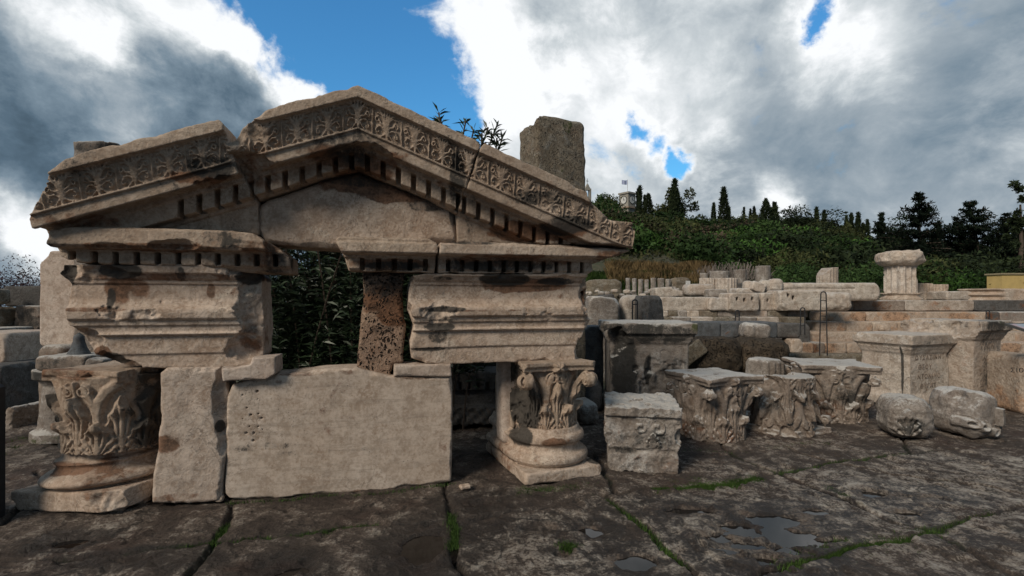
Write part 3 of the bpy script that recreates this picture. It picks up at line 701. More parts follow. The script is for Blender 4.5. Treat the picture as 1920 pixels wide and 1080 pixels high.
def base_fn(prof, sq, zsq, seed, rough=.006, chips=(), yext=0., cx=0., amp=.02, erode=.012):
    zs = [p[0] for p in prof]; rs = [p[1] for p in prof]
    def fn(G, ax):
        X, Y, Z = G
        r = np.sqrt(X * X + Y * Y)
        rr = np.interp(Z.ravel(), zs, rs).reshape(Z.shape).astype(np.float32)
        body = np.maximum(r - rr, np.maximum(zsq - .02 - Z, Z - zs[-1]))
        if yext: # the mouldings run back along a pier
            body = np.minimum(body, np.maximum(np.maximum(np.abs(X + .03) - rr * .93, np.abs(Y - yext / 2) - yext / 2), np.maximum(zsq - .02 - Z, Z - zs[-1])))
        hx, hy0, hy1 = sq
        cxx = np.abs(X) - hx; cy = np.maximum(hy0 - Y, Y - hy1)
        pl = rmax(rmax(cxx, cy, .012), np.maximum(-Z, Z - zsq), .012)
        pls = rmax(rmax(cxx, cy, .06), np.maximum(-Z, Z - zsq), .05) + fbm(G, 6, seed, 4) * amp
        pl = np.maximum(pl, pls - erode)
        d = smin(body, pl, .006)
        d = chipsub(G, d, chips, seed + 5, .05)
        return d + fbm(G, 12, seed + 2, 3) * rough
    return fn
attic = [(0, .40), (.108, .335), (.115, .36), (.145, .388), (.18, .388), (.208, .362), (.215, .335), (.235, .316), (.27, .312), (.292, .32), (.297, .335), (.312, .352), (.342, .358), (.372, .346), (.388, .318), (.43, .30)]
stone('moulded_pedestal', 'round moulded column base on a square footing, under the brown half column capital', 'column base', (-.44, .44, -.44, .78, 0, .43), .0085,
      base_fn(attic, (.375, -.395, .72), .105, 151, rough=.003, yext=.65, chips=[((.43, -.44, .0), (.08, .08, .10)), ((-.38, .1, .42), (.1, .3, .08))]), MARB, (CRX, CRY, 0), CRA + R(4),
      localspots([((-.3, -.1, .36), (.10, .25, .12), 0, .8), ((-.1, -.36, .33), (.25, .1, .06), 1, .62), ((.36, -.3, .1), (.09, .12, .12), 0, .7), ((-.37, .3, .1), (.08, .5, .2), 1, .35), ((.3, -.15, .3), (.06, .1, .05), 0, .5)], (.0, .08, 0)))
def boxs(hx, hy, hz, rnd, seed, amp, namp=.01, mod=None, freq=4.0, chips=()):
    def fn(G, ax):
        X, Y, Z = G
        a = rmax(rmax(np.abs(X) - hx, np.abs(Y) - hy, rnd), np.abs(Z - hz) - hz, rnd)
        r2 = min(rnd * 3 + .05, min(hx, hy, hz) * .8)
        s_ = rmax(rmax(np.abs(X) - hx, np.abs(Y) - hy, r2), np.abs(Z - hz) - hz, r2) + fbm(G, freq, seed, 4, .55) * amp * 2
        d = np.maximum(a, s_ - amp * .8 - r2 * .12)
        if mod is not None: d = mod(G, ax, d)
        d = chipsub(G, d, chips, seed + 3, .05)
        return d + fbm(G, freq * 3, seed + 8, 3) * namp
    return fn
u_, z_ = F(945, 700, .40)
stone('square_pier', 'plain pale square stone post behind the half column capital', 'stone pier', (-.12, .12, -.14, .14, 0, .84), .012,
      boxs(.10, .12, .41, .008, 160, .006, .003), MARBG, (-.035, 5.02, .205), CRA, None)

# left: worn capital on a tilted base
CLX, CLY = -3.23, 4.12
stone('capital', 'worn brown column capital with broken right side under the left beam', 'column capital', (-.52, .52, -.52, .50, 0, .66), .0075,
      capital_fn(.345, .64, .385, 171, namp=.010, vol=.01, arms=False, chips=[((.46, -.30, .50), (.16, .26, .22)), ((.48, .0, .3), (.10, .3, .5)), ((-.50, -.3, .5), (.10, .2, .2))]),
      MARBC, (CLX, CLY + .12, .41), R(-8), localspots([((-.34, -.2, .3), (.12, .3, .4), 0, .75), ((.42, -.1, .3), (.14, .4, .4), 0, .8), ((-.2, -.4, .62), (.4, .2, .08), 1, .5), ((-.05, -.4, .2), (.2, .1, .15), 1, .25)], (.0, .04, 0)))
stone('moulded_pedestal', 'tilted round column base with broken footing, under the worn capital at the left end', 'column base', (-.56, .50, -.50, .50, 0, .46), .0085,
      base_fn([(0, .5), (.15, .40), (.165, .43), (.18, .465), (.20, .475), (.222, .465), (.245, .43), (.255, .39), (.275, .375), (.30, .362), (.32, .372), (.33, .385), (.345, .36), (.35, .33), (.40, .32), (.43, .30)], (.48, -.43, .45), .145, 181, rough=.006, amp=.05, erode=.02,
              chips=[((.50, -.44, .1), (.24, .10, .14)), ((.50, -.25, .42), (.20, .2, .10)), ((-.50, -.46, .02), (.12, .1, .06))]), MARB, (CLX - .05, CLY + .12, .0), R(-12),
      localspots([((-.36, -.2, .40), (.14, .2, .10), 0, .85), ((-.1, -.36, .30), (.35, .12, .06), 1, .60), ((.3, -.3, .2), (.2, .2, .2), 1, .4)], (.0, .08, 0)), rot=(R(-1), R(-3.5), R(-12)))
for (px, py, wx, wy, wz, lb) in ((205, 952, .17, .10, .05, 'flat broken stone chip wedged under the front of the left column base'), (255, 940, .13, .09, .05, 'brownish stone chip wedged between the left column base and the upright block'),
                                 (412, 938, .035, .03, .028, 'small pale pebble at the foot of the upright block'), (425, 928, .04, .03, .035, 'small round stone in the gap beside the big slab'), (872, 915, .05, .04, .02, 'tiny flat stone at the right foot of the big slab')):
    D = 1536 / (py - 560)
    stone('stone_chip', lb, 'stone', (-wx, wx, -wy, wy, 0, wz * 2), .009, boxs(wx * .9, wy * .9, wz * .9, wz * .6, int(px), .02, .008, freq=9), MARB, (D * (px - 960) / 960, D, -.006), R(px % 50))
# ================================================================ LOOSE CARVED STONES, FOREGROUND RIGHT
def gxy(px, py): D = 1536 / (py - 560); return (D * (px - 960) / 960, D)
def rock(name, label, cat, px0, py0, px1, py1, D, dep, seed, mat, rnd=.06, amp=.05, rz=0, vox=None, group=None, zb=None, st=None, chips=(), namp=None, mod=None, tilt=0, freq=None, tiltx=0, row=False):
    if not row:                            # a free-standing stone: its far corner, not its near one, bounds it towards the middle of the view
        q = 1 + .55 * dep / D
        if px0 > 960: px0 = 960 + (px0 - 960) * q
        elif px1 < 960: px1 = 960 + (px1 - 960) * q
    k = D / 960.; cx = (px0 + px1) / 2
    hx = k * (px1 - px0) / 2; hz0 = CH + k * (560 - py1); hz1 = CH + k * (560 - py0)
    if zb is not None: hz0 = zb
    h = (hz1 - hz0) / 2; hy = dep / 2
    vox = vox or max(.010, min(D * .0016, h * .16, hx * .2))
    rnd = min(rnd, h * .7, hx * .7, hy * .7)
    fn = boxs(hx, hy, h, rnd, seed, amp, amp * .22 if namp is None else namp, mod=mod, freq=freq or max(1.6, min(8, 1.2 / max(hx, h))), chips=chips)
    return stone(name, label, cat, (-hx - .05, hx + .05, -hy - .05, hy + .05, -.05, 2 * h + .05), vox, fn, mat, (k * (cx - 960), D + hy, hz0), 0, st, group, None, (R(tiltx), R(tilt), R(rz)))
# pitted capital nearest to the camera
def capmodA(G, ax, d):
    X, Y, Z = G
    n = fbm(G, 7, 301, 4)
    waist = .016 * np.exp(-((Z - .20) / .035) ** 2) + .02 * sstep(Z, .40, .05)
    sx = np.maximum(np.abs(X) - .345 + waist * 1.5, np.abs(Y) - .40 + waist * 1.5)
    d = np.maximum(d, sx)
    # two scrolls, a leaf and a stalk on the front
    f = 0
    for cx, cz, r in ((.13, .42, .07), (-.02, .42, .055)):
        rr = np.sqrt((X - cx) ** 2 + (Z - cz) ** 2); an = np.arctan2(Z - cz, X - cx)
        f = f + np.where(rr < r, .022 * (.4 + .6 * np.cos(rr / .011 - an)), 0)
    for cx, cz, s in ((-.02, .10, .085), (.09, .29, .07)):
        a = (X - cx) / s; b_ = (Z - cz + s) / (2.0 * s)
        v, ins = leafmap(a, b_); f = np.maximum(f, v * .9)
    f = np.maximum(f, .04 * (np.abs(X - .10) < .018) * (Z < .32))
    d = np.maximum(d, np.where(Y < 0, -(Y + .40) + .03 - f + .0, -9) * (Z < .52) + np.where(Z < .52, 0, -9))
    return np.maximum(d, -ell(G, (-.02, .03, .60), (.055, .045, .05)) + n * .02) + np.maximum(n, 0) * .0
stone('capital', 'crumbling squarish grey capital with a dowel hole in its top, nearest to the half column', 'column capital', (-.45, .45, -.5, .5, -.02, .64), .0072,
      boxs(.395, .44, .30, .03, 300, .085, .022, mod=capmodA, freq=6, chips=[((-.4, -.42, .1), (.09, .1, .3)), ((.42, -.4, .35), (.12, .12, .12)), ((-.1, -.46, .20), (.4, .05, .03)), ((-.42, 0, .2), (.06, .4, .12))]), WEATH, (1.275, 5.10, -.01), R(-10),
      localspots([((0, -.42, .3), (.35, .1, .16), 0, .42), ((-.2, -.42, .2), (.3, .12, .06), 0, .6), ((-.42, 0, .3), (.12, .5, .3), 1, .5), ((.2, -.42, .08), (.2, .1, .1), 1, .32)], (.16, .0, 0)))
# tall capital
stone('capital', 'tall dark capital with wide flat cracked top and brown leaves at its foot', 'column capital', (-.62, .62, -.62, .62, 0, .76), .0095,
      capital_fn(.315, .74, .43, 311, namp=.019, vol=.58, chips=[((.5, -.5, .35), (.12, .2, .12)), ((-.1, -.46, .45), (.16, .1, .10))]), WEATHB, (2.38, 6.08, -.02), R(20),
      localspots([((0, 0, .40), (.7, .7, .18), 0, .38), ((0, 0, .10), (.6, .6, .16), 1, .36), ((0, 0, .76), (.35, .35, .05), 0, .5)], (.08, 0, 0)))
# capital lying upside down
stone('capital', 'upturned broken capital with hanging leaf ribs and a long jutting corner', 'column capital', (-.60, .60, -.60, .60, 0, .74), .0095,
      capital_fn(.30, .72, .42, 321, flip=True, namp=.012, vol=.6, chips=[((-.5, -.45, .1), (.35, .3, .22)), ((.1, .3, .75), (.5, .4, .12)), ((-.4, -.1, .6), (.16, .3, .2))]), WEATHB, (3.32, 6.30, -.04), R(28),
      localspots([((0, 0, .45), (.6, .6, .25), 0, .36), ((.4, -.4, .1), (.3, .3, .1), 0, .35)], (.08, .02, 0)))
rock('column_drum', 'short round pale stub of a column behind the upturned capital', 'column drum', 1409, 676, 1476, 720, 7.2, .5, 331, WEATH, .05, .03, rz=20, zb=-.02, chips=[((.2, -.2, .78), (.1, .2, .1))], mod=lambda G, ax, d: np.maximum(d, np.sqrt(G[0] ** 2 + G[1] ** 2) - .25 + .012 * np.cos(np.arctan2(G[1], G[0]) * 18)))
stone('capital', 'wide dark capital with slanted pale top and jutting right corner, before the inscribed altar', 'column capital', (-.68, .68, -.68, .68, 0, .80), .0105,
      capital_fn(.385, .76, .50, 341, namp=.015, vol=.6, chips=[((-.55, -.2, .5), (.16, .4, .3)), ((.2, -.55, .60), (.3, .12, .08)), ((.6, .1, .3), (.10, .4, .2))]), WEATHB, (4.30, 6.95, -.02), R(-14),
      localspots([((0, 0, .40), (.8, .8, .3), 0, .44), ((0, 0, .78), (.35, .35, .05), 0, .45), ((-.2, -.4, .2), (.3, .2, .2), 1, .35)], (.10, 0, 0)))
def leafpatch(cx, cz, s, yf, dep=.05):
    def f(G, ax, d):
        a = (G[0] - cx) / s; b_ = (G[2] - cz + s) / (2 * s); v, ins = leafmap(a, b_)
        return d - np.where(G[1] < -.05, v * dep / .05, 0)
    return f
rock('carved_fragment', 'rounded grey boulder with a carved palm leaf on its front', 'carved fragment', 1655, 750, 1768, 828, 5.75, .55, 351, WEATH, .18, .10, rz=-15, vox=.0095, mod=leafpatch(-.08, .19, .14, -.2), freq=3.4,
     st=localspots([((-.05, -.3, .18), (.3, .2, .14), 0, .50), ((.2, -.2, .40), (.25, .25, .1), 0, .4)], (.05, 0, 0)), chips=[((-.36, -.3, .50), (.25, .3, .16)), ((.40, -.3, .05), (.2, .3, .12)), ((-.38, -.3, .0), (.14, .3, .10))])
def scrollsmod(G, ax, d):
    X, Y, Z = G
    f = 0
    for cx, cz, r in ((-.20, .20, .07), (-.10, .17, .07), (.06, .10, .075), (.21, .13, .06)):
        rr = np.sqrt((X - cx) ** 2 + (Z - cz) ** 2); an = np.arctan2(Z - cz, X - cx)
        f = np.maximum(f, np.where(rr < r, .05 * (.45 + .55 * np.cos(rr / .012 - an)), 0))
    f = np.maximum(f, .07 * sstep(np.abs(X - .13), .05, .03) * (Z < .36) * (Z > .16))
    return d - np.where(Y < -.05, f, 0)
rock('carved_fragment', 'low lumpy pale fragment with carved curls along its lower edge, beside the leaf boulder', 'carved fragment', 1768, 738, 1880, 826, 5.78, .6, 361, WEATH, .2, .09, rz=12, vox=.0095, mod=scrollsmod, freq=3.2,
     st=localspots([((0, -.3, .12), (.35, .2, .08), 0, .34), ((.25, -.2, .3), (.12, .25, .2), 0, .5)], (.02, .03, 0)), chips=[((-.40, -.3, .52), (.34, .5, .26)), ((.42, -.3, .5), (.20, .4, .22))])
rock('rubble_stone', 'grey lump of stone lying just right of the half column', 'stone', 1084, 756, 1122, 797, 6.45, .45, 371, WEATH, .1, .06, rz=10, tilt=-8)
# ---- altars and pedestals: boxes with mouldings
def altar_fn(hx, hy, H, zs, es, seed, chips=(), amp=.035, namp=.006, erode=.012, mod=None):
    def fn(G, ax):
        X, Y, Z = G
        e = np.interp(ax[2], zs, es).astype(np.float32)[None, None, :]
        a = rmax(rmax(np.abs(X) - hx - e, np.abs(Y) - hy - e, .012), np.maximum(-Z, Z - H), .012)
        s_ = rmax(rmax(np.abs(X) - hx - e, np.abs(Y) - hy - e, .08), np.maximum(-Z, Z - H), .08) + fbm(G, 4.5, seed, 4) * amp * 1.6
        d = np.maximum(a, s_ - erode - .02)
        if mod is not None: d = mod(G, ax, d)
        d = chipsub(G, d, chips, seed + 3, .06)
        return d + fbm(G, 14, seed + 8, 3) * namp
    return fn
def place_altar(label, px, D, rz, hx, hy, H, zs, es, seed, mat, chips, st, vox=.0125, cat='stone altar', **k):
    m = max(es) + .03
    return stone('stone_altar', label, cat, (-hx - m, hx + m, -hy - m, hy + m, 0, H), vox, altar_fn(hx, hy, H, zs, es, seed, chips, **k), mat, (D * (px - 960) / 960, D, 0), rz, st)
crown = lambda H, o: ([0, .10, .13, .16, .20, H - .30, H - .26, H - .24, H - .20, H - .18, H - .15, H - .145, H], [o * .8, o * .8, o * .6, o * .3, 0, 0, o * .3, o * .35, o * .6, o * .6, o * .95, o * 1.15, o * 1.15])
zs, es = crown(1.07, .075)
def altarG_split(G, ax, d):
    X, Y, Z = G
    crk = np.abs(X + .10 - .02 * np.sin(Z * 9) - .0) - .010
    return np.maximum(d, -np.maximum(crk, Y + .30))
G_al = place_altar('inscribed stone altar with moulded top, vertical crack and four lines of Greek letters', 1695, 7.94, R(20), .44, .36, 1.07, zs, es, 401, PALE,
            [((.52, -.45, 1.08), (.12, .1, .05)), ((-.52, .45, 1.07), (.12, .2, .06))], localspots([((.1, -.40, .55), (.4, .10, .55), 0, .20), ((0, -.45, 1.0), (.8, .25, .09), 0, .42), ((-.46, -.26, .5), (.1, .025, .5), 0, .75), ((-.5, .1, .5), (.1, .5, .5), 1, .16)], (.0, .03, 0)))
zs, es = crown(1.27, .09)
H_al = place_altar('tall broken altar with dark narrow inscribed side and torn pale broad side', 1784, 8.07, R(22), .36, .46, 1.27, zs, es, 411, PALE,
            [((-.50, .1, 1.22), (.20, .9, .24)), ((-.42, .2, .98), (.10, .3, .08)), ((-.2, .3, 1.30), (.3, .4, .10))], localspots([((.05, -.5, .7), (.5, .12, .8), 0, .45), ((.1, -.5, 1.2), (.5, .3, .12), 0, .62), ((-.4, .0, .9), (.1, .5, .2), 1, .3), ((.1, -.55, 1.22), (.2, .2, .1), 2, .5)], (.0, .05, 0)))
zs, es = crown(1.27, .085)
place_altar('massive dark stained altar with moss on its corner and peeled pale face', 1207, 7.45, R(-6), .52, .50, 1.27, zs, es, 421, WEATH,
            [((-.5, -.6, 1.0), (.22, .2, .22)), ((.12, -.52, .42), (.30, .05, .36)), ((-.62, -.2, 1.2), (.10, .4, .3)), ((.55, -.5, .15), (.2, .2, .2))],
            localspots([((-.36, -.5, .7), (.22, .3, .9), 0, .80), ((0, -.55, 1.15), (.9, .3, .20), 0, .60), ((-.02, -.5, .62), (.06, .2, .25), 0, .7), ((.56, -.5, 1.2), (.12, .3, .10), 2, .75), ((0, -.5, 1.22), (.5, .3, .06), 2, .38), ((.14, -.5, .22), (.2, .2, .2), 1, .35), ((.35, -.5, .8), (.2, .2, .3), 0, .34)], (.18, .02, 0)), vox=.0125)
rock('stone_block', 'dark bluish block with a slanted top, between the half column and the stained altar', 'stone block', 1080, 612, 1132, 725, 7.9, .5, 431, BLUES, .02, .03, zb=0, st=localspots([((0, 0, 1.1), (.4, .4, .2), 0, .3)], (.1, 0, 0)), chips=[((-.30, -.2, 1.20), (.25, .4, .14))])
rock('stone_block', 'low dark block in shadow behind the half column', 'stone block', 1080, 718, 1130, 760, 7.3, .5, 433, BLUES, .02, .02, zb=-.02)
rock('stone_block', 'reddish block with black painted letters at the right edge, beside the tall broken altar', 'stone block', 1872, 668, 1980, 765, 7.0, .8, 437, STEPM, .10, .04, zb=-.02, rz=-6, st=localspots([((0, 0, .2), (.8, .6, .3), 1, .35), ((0, -.4, .75), (.5, .3, .08), 0, .1)], (0, .15, 0)))
# letters, cut as thin dark strokes
def letters(parent, txt, x, y, z, size, rz, mat, name='inscription', depth=.003):
    cu = bpy.data.curves.new(name, 'FONT'); cu.body = txt; cu.size = size; cu.extrude = depth; cu.space_character = 1.25; cu.resolution_u = 2
    o = bpy.data.objects.new(name, cu); col.objects.link(o)
    bpy.context.view_layer.update()
    dg = bpy.context.evaluated_depsgraph_get(); me = bpy.data.meshes.new_from_object(o.evaluated_get(dg))
    col.objects.unlink(o); bpy.data.objects.remove(o)
    ob = bpy.data.objects.new(name, me); col.objects.link(ob); me.materials.clear(); me.materials.append(mat)
    ob.rotation_euler = (R(90), 0, rz); ob.location = (x, y, z)
    bpy.context.view_layer.update()
    if parent:
        mw = ob.matrix_world.copy(); ob.parent = parent; ob.matrix_world = mw
    return ob
CUT = plain_mat('letter_cut', (.22, .175, .14), .95, 0, .5, 14)
INK = plain_mat('black_paint', (.03, .028, .026), .8)
def on_face(base, hx, hy, rz, u, z, off=.012):
    c, s = math.cos(rz), math.sin(rz)
    return (base[0] + u * c + (hy + off) * s, base[1] + u * s - (hy + off) * c, z)
gb = (7.94 * (1695 - 960) / 960, 7.94)
for k, (tx, u, zz) in enumerate((("\u03a9\u03a5\u03a3\u0391\u03a3\u0399\u039d\u0397", -.33, .70), ("\u0398\u0395\u039f\u03a5", -.26, .56), ("\u039d\u03a4\u03a9\u039d\u0399\u039d\u039f", -.28, .42), ("\u0398\u03a5\u0393\u0391\u03a4", -.22, .28))):
    p = on_face(gb, .44, .36, R(20), u, zz, .003); letters(G_al, tx, p[0], p[1], p[2], .095, R(20), CUT)
hb = (8.07 * (1784 - 960) / 960, 8.07)
for k, (tx, u, zz) in enumerate((("\u0393\u0395\u03a9\u039d", -.17, .86), ("\u039b\u039f\u03a5", -.13, .68), ("\u039f\u03a5", -.06, .50))):
    p = on_face(hb, .36, .46, R(22), u, zz, .003); letters(H_al, tx, p[0], p[1], p[2], .11, R(22), CUT)
lb = bpy.data.objects.get('stone_block.002')
letters(lb, "\u03a3\u0399\u039f\u039d\u039f", 6.77, 6.955, .60, .085, R(-6), INK, 'painted_letters')
# dark frieze block lying in the shade behind the monument
def friezemod(G, ax, d):
    X, Y, Z = G
    stepf = np.interp(ax[2], [0, .28, .30, .40, .42, .47, .48, .66], [.02, .0, .10, .10, .13, .13, .06, .05]).astype(np.float32)[None, None, :]
    d = np.maximum(d, -(Y + .35) + stepf)
    ph = (X / .11) % 1
    d = np.maximum(d, -np.maximum(np.maximum(np.abs(ph - .5) * .11 - .018, np.abs(Z - .53) - .045), Y + .24))
    return d + np.where(Z < .28, .018 * np.cos(X * 60) * np.cos(Z * 42 + X * 20), 0)
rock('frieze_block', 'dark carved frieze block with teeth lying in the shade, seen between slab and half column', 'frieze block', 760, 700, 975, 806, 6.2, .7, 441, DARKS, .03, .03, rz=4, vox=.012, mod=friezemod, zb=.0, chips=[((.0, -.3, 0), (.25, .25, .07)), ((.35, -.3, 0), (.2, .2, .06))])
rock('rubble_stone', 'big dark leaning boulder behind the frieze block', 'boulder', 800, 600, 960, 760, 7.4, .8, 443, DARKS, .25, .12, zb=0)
# ---------------------------------------------------------------- pillars and stones behind the monument
def tall(name, label, px0, py0, px1, D, dep, seed, mat, rnd=.05, amp=.05, rz=0, round_=False, st=None, z0=0, chips=(), namp=.012, pitch=0, taper=0):
    k = D / 960; hx = k * (px1 - px0) / 2; H = CH + k * (560 - py0) - z0; hy = dep / 2
    md = None
    if round_: md = lambda G, ax, d: np.maximum(d, np.sqrt(G[0] ** 2 + (G[1] * hx / hy) ** 2) - hx)
    elif taper: md = lambda G, ax, d: np.maximum(d, np.abs(G[0] - taper * .5 * (G[2] / H)) - hx + taper * .5 * (G[2] / H))
    return stone(name, label, 'stone pillar', (-hx - .05, hx + .05, -hy - .05, hy + .05, 0, H + .05), .016, boxs(hx, hy, H / 2, rnd, seed, amp, namp, mod=md, freq=3, chips=chips), mat, (k * ((px0 + px1) / 2 - 960), D + hy, z0), rz, st)
tall('stone_pillar', 'rough squared pillar of mottled stone rising behind the right slope of the pediment', 984, 219, 1091, 7.0, .62, 451, CONG, .04, .04, R(30) * 0 + R(24), st=localspots([((.1, -.2, 4.0), (.12, .3, .25), 2, .62), ((-.05, -.3, 3.2), (.2, .2, .25), 2, .45), ((.2, -.2, 3.6), (.25, .3, .6), 0, .36)], (.1, 0, 0)), chips=[((-.42, 0, 4.12), (.22, .4, .16))])
tall('broken_shaft', 'broken round shaft of dark layered stone showing over the left corner of the pediment', 113, 262, 208, 6.1, .6, 453, WEATH, .04, .03, round_=True, st=localspots([((0, 0, 3.4), (.5, .5, .12), 0, .6)], (.1, .1, 0)), namp=.016)
tall('grave_slab', 'tall plain grey stone slab with rounded shoulder, standing left of the monument', 72, 470, 158, 6.6, .22, 455, MARBG, .03, .012, st=None, z0=.98, chips=[((-.32, 0, 1.22), (.16, .3, .16))], namp=.004)
rock('rubble_stone', 'low reddish boulder on which the tall grey slab stands', 'boulder', 64, 648, 165, 700, 6.3, .7, 457, WEATHB, .1, .06, zb=.0, st=localspots([((0, 0, .9), (.5, .5, .2), 1, .4)], (.1, .1, 0)))
zs, es = [0, .08, .14, .70, .74, .80], [.10, .09, .0, 0, .04, .05]
def rnd_altar(G, ax):
    X, Y, Z = G
    e = np.interp(ax[2], [0, .10, .13, .16, .62, .68, .70, .80], [.36, .36, .31, .29, .255, .30, .34, .345]).astype(np.float32)[None, None, :]
    d = rmax(np.sqrt(X * X + Y * Y) - e, np.maximum(-Z, Z - .80), .012)
    return d + fbm(G, 6, 461, 4) * .016
stone('round_altar', 'round flared stone altar with lichened panel, at the left behind the worn capital', 'round altar', (-.42, .42, -.42, .42, 0, .8), .012, rnd_altar, WEATH, (-5.12, 5.95, 0), 0,
      localspots([((-.3, -.2, .4), (.1, .3, .4), 0, .5), ((.3, -.2, .3), (.15, .3, .5), 0, .75), ((0, -.3, .75), (.5, .3, .08), 0, .6), ((0, -.3, .05), (.5, .3, .08), 2, .5)], (.08, .0, 0)))
rock('flat_stone', 'flat mottled slab lying on top of the round altar', 'stone slab', 60, 668, 196, 694, 5.65, .62, 463, WEATHB, .05, .04, rz=6, zb=.80, st=localspots([((0, 0, .1), (.7, .5, .2), 0, .42), ((-.2, 0, .15), (.4, .4, .1), 1, .4)], (.1, .05, 0)))
def bellmod(G, ax, d):
    X, Y, Z = G
    e = np.interp(ax[2], [0, .04, .10, .18, .24], [.125, .105, .075, .055, .05]).astype(np.float32)[None, None, :]
    return np.sqrt(X * X + Y * Y) - e + np.maximum(Z - .23, 0)
rock('bell_shaped_stone', 'small blue grey flared stone standing on the flat slab beside the left beam', 'carved stone', 118, 630, 162, 668, 5.75, .25, 465, BLUES, .02, .01, mod=bellmod, zb=.938, vox=.009, namp=.003)
rock('rubble_stone', 'thin layered grey shard lying under the lower left corner of the left beam', 'stone', 150, 674, 200, 692, 5.2, .25, 467, WEATH, .03, .03, rz=20, tilt=8, zb=.86)
# walls at the far left
rock('wall_block', 'long dark weathered wall block with pale top edge, upper row at far left', 'wall block', 5, 536, 120, 572, 9.5, .8, 471, DARKS, .02, .03, zb=1.45, st=localspots([((0, 0, .1), (1, 1, .3), 0, .35)], (.1, 0, 0)))
rock('wall_block', 'mottled brown wall block with a diagonal crack, second row at far left', 'wall block', 22, 573, 120, 617, 9.3, .9, 473, WEATHB, .03, .04, zb=1.0, st=localspots([((0, -.4, .2), (.3, .2, .3), 0, .6)], (.05, .15, 0)), chips=[((-.2, -.45, .2), (.06, .1, .3))])
rock('wall_block', 'rounded yellowish stone at the left edge, on the second wall row', 'wall block', -40, 576, 22, 618, 9.1, .5, 475, CONG, .12, .05, zb=1.0)
rock('wall_block', 'small yellow rounded stone at the left edge, on the upper wall row', 'wall block', -40, 541, 5, 562, 8.9, .4, 477, CONG, .10, .04, zb=1.5)
rock('wall_block', 'thin pale slab course under the mottled wall block', 'wall block', -80, 616, 80, 625, 8.6, 1.6, 479, WEATH, .02, .015, zb=.95)
rock('wall_block', 'large smooth grey block with pale top, third row at far left', 'wall block', -100, 625, 74, 683, 7.6, 1.0, 481, MARBG, .02, .015, zb=.62, st=localspots([((0, -.5, .3), (.4, .2, .2), 0, .3)], (.05, .05, 0)))
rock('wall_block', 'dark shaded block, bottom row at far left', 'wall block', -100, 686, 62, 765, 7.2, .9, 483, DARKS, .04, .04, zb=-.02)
rock('rubble_stone', 'small brown boulder low in shadow at far left', 'stone', 8, 765, 62, 812, 6.3, .5, 485, WEATHB, .1, .08, zb=-.03)
m = mesh_obj('equipment_box', [(x, y, z) for x in (-.16, .16) for y in (-.12, .12) for z in (0, .95)] + [(x, y, 1.0) for x in (-.12, .12) for y in (-.09, .09)],
             [(0, 1, 3, 2), (4, 6, 7, 5), (0, 4, 5, 1), (2, 3, 7, 6), (0, 2, 6, 4), (1, 5, 10, 8), (3, 9, 11, 7), (1, 8, 9, 3), (5, 7, 11, 10), (8, 10, 11, 9)], plain_mat('dark_paint', (.02, .02, .022), .6), None, (-3.90, 3.66, 0))
tag(m, 'dark narrow metal box standing at the left edge of the pavement', 'metal box')
# ================================================================ PAVEMENT, PUDDLES, TERRAIN
JOINTS = [[(1128, 926), (1160, 950), (1200, 988), (1245, 1028), (1290, 1064), (1320, 1095)],
          [(1095, 925), (1160, 928), (1250, 914), (1320, 906), (1390, 901), (1462, 886), (1560, 868), (1700, 848), (1830, 838)],
          [(1390, 858), (1462, 886), (1530, 918), (1590, 938), (1660, 972), (1738, 992)],
          [(1935, 940), (1860, 962), (1800, 984), (1740, 994), (1690, 1014), (1600, 1030), (1500, 1052), (1420, 1078), (1380, 1100)],
          [(1760, 1008), (1850, 1050), (1930, 1090)],
          [(826, 918), (838, 960), (852, 1000), (868, 1045), (884, 1090)],
          [(-10, 1046), (120, 1042), (200, 1038), (400, 1020), (550, 1000), (680, 985), (850, 975), (980, 955), (1100, 938)],
          [(445, 938), (412, 1000), (380, 1044), (348, 1095)],
          [(-10, 980), (60, 944), (130, 905), (60, 880)], [(1560, 868), (1700, 890), (1830, 905), (1930, 925)],
          [(1300, 790), (1390, 858)], [(1700, 848), (1690, 800)], [(860, 850), (826, 918)], [(1120, 850), (1160, 928)], [(1470, 835), (1560, 868)]]
JG = [[gxy(*p) for p in l] for l in JOINTS]
def pdist(X, Y, lines):
    d = np.full(X.shape, 1e9)
    for l in lines:
        for (x0, y0), (x1, y1) in zip(l[:-1], l[1:]):
            ex, ey = x1 - x0, y1 - y0
            t = np.clip(((X - x0) * ex + (Y - y0) * ey) / (ex * ex + ey * ey), 0, 1)
            d = np.minimum(d, (X - x0 - t * ex) ** 2 + (Y - y0 - t * ey) ** 2)
    return np.sqrt(d)
def p2(X, Y, f, seed, octv=4):
    P = np.stack([X.ravel(), Y.ravel(), np.zeros(X.size)], 1); return pfbm(P, f, seed, octv).reshape(X.shape)
PUD = [(1190, 1048, 44, 14, 1), (1100, 990, 26, 9, 1), (1450, 970, 55, 13, 1), (1460, 997, 34, 16, 1), (1400, 1022, 60, 12, 1), (1425, 1046, 46, 10, 1), (1480, 1030, 34, 14, 1), (1290, 955, 66, 10, 1),
       (1640, 922, 36, 10, .8), (800, 1022, 46, 30, .9), (1530, 958, 30, 8, 1), (1500, 1000, 40, 8, 1), (1380, 985, 40, 8, 1), (1340, 1005, 40, 9, .8), (1700, 960, 30, 6, .8), (1450, 1068, 50, 8, .8), (555, 1066, 34, 12, .8), (130, 1012, 30, 10, .8), (1060, 1030, 26, 14, 0), (900, 940, 44, 14, .0), (1010, 985, 50, 12, .5), (1720, 930, 60, 10, .4), (240, 1048, 70, 10, .3)]
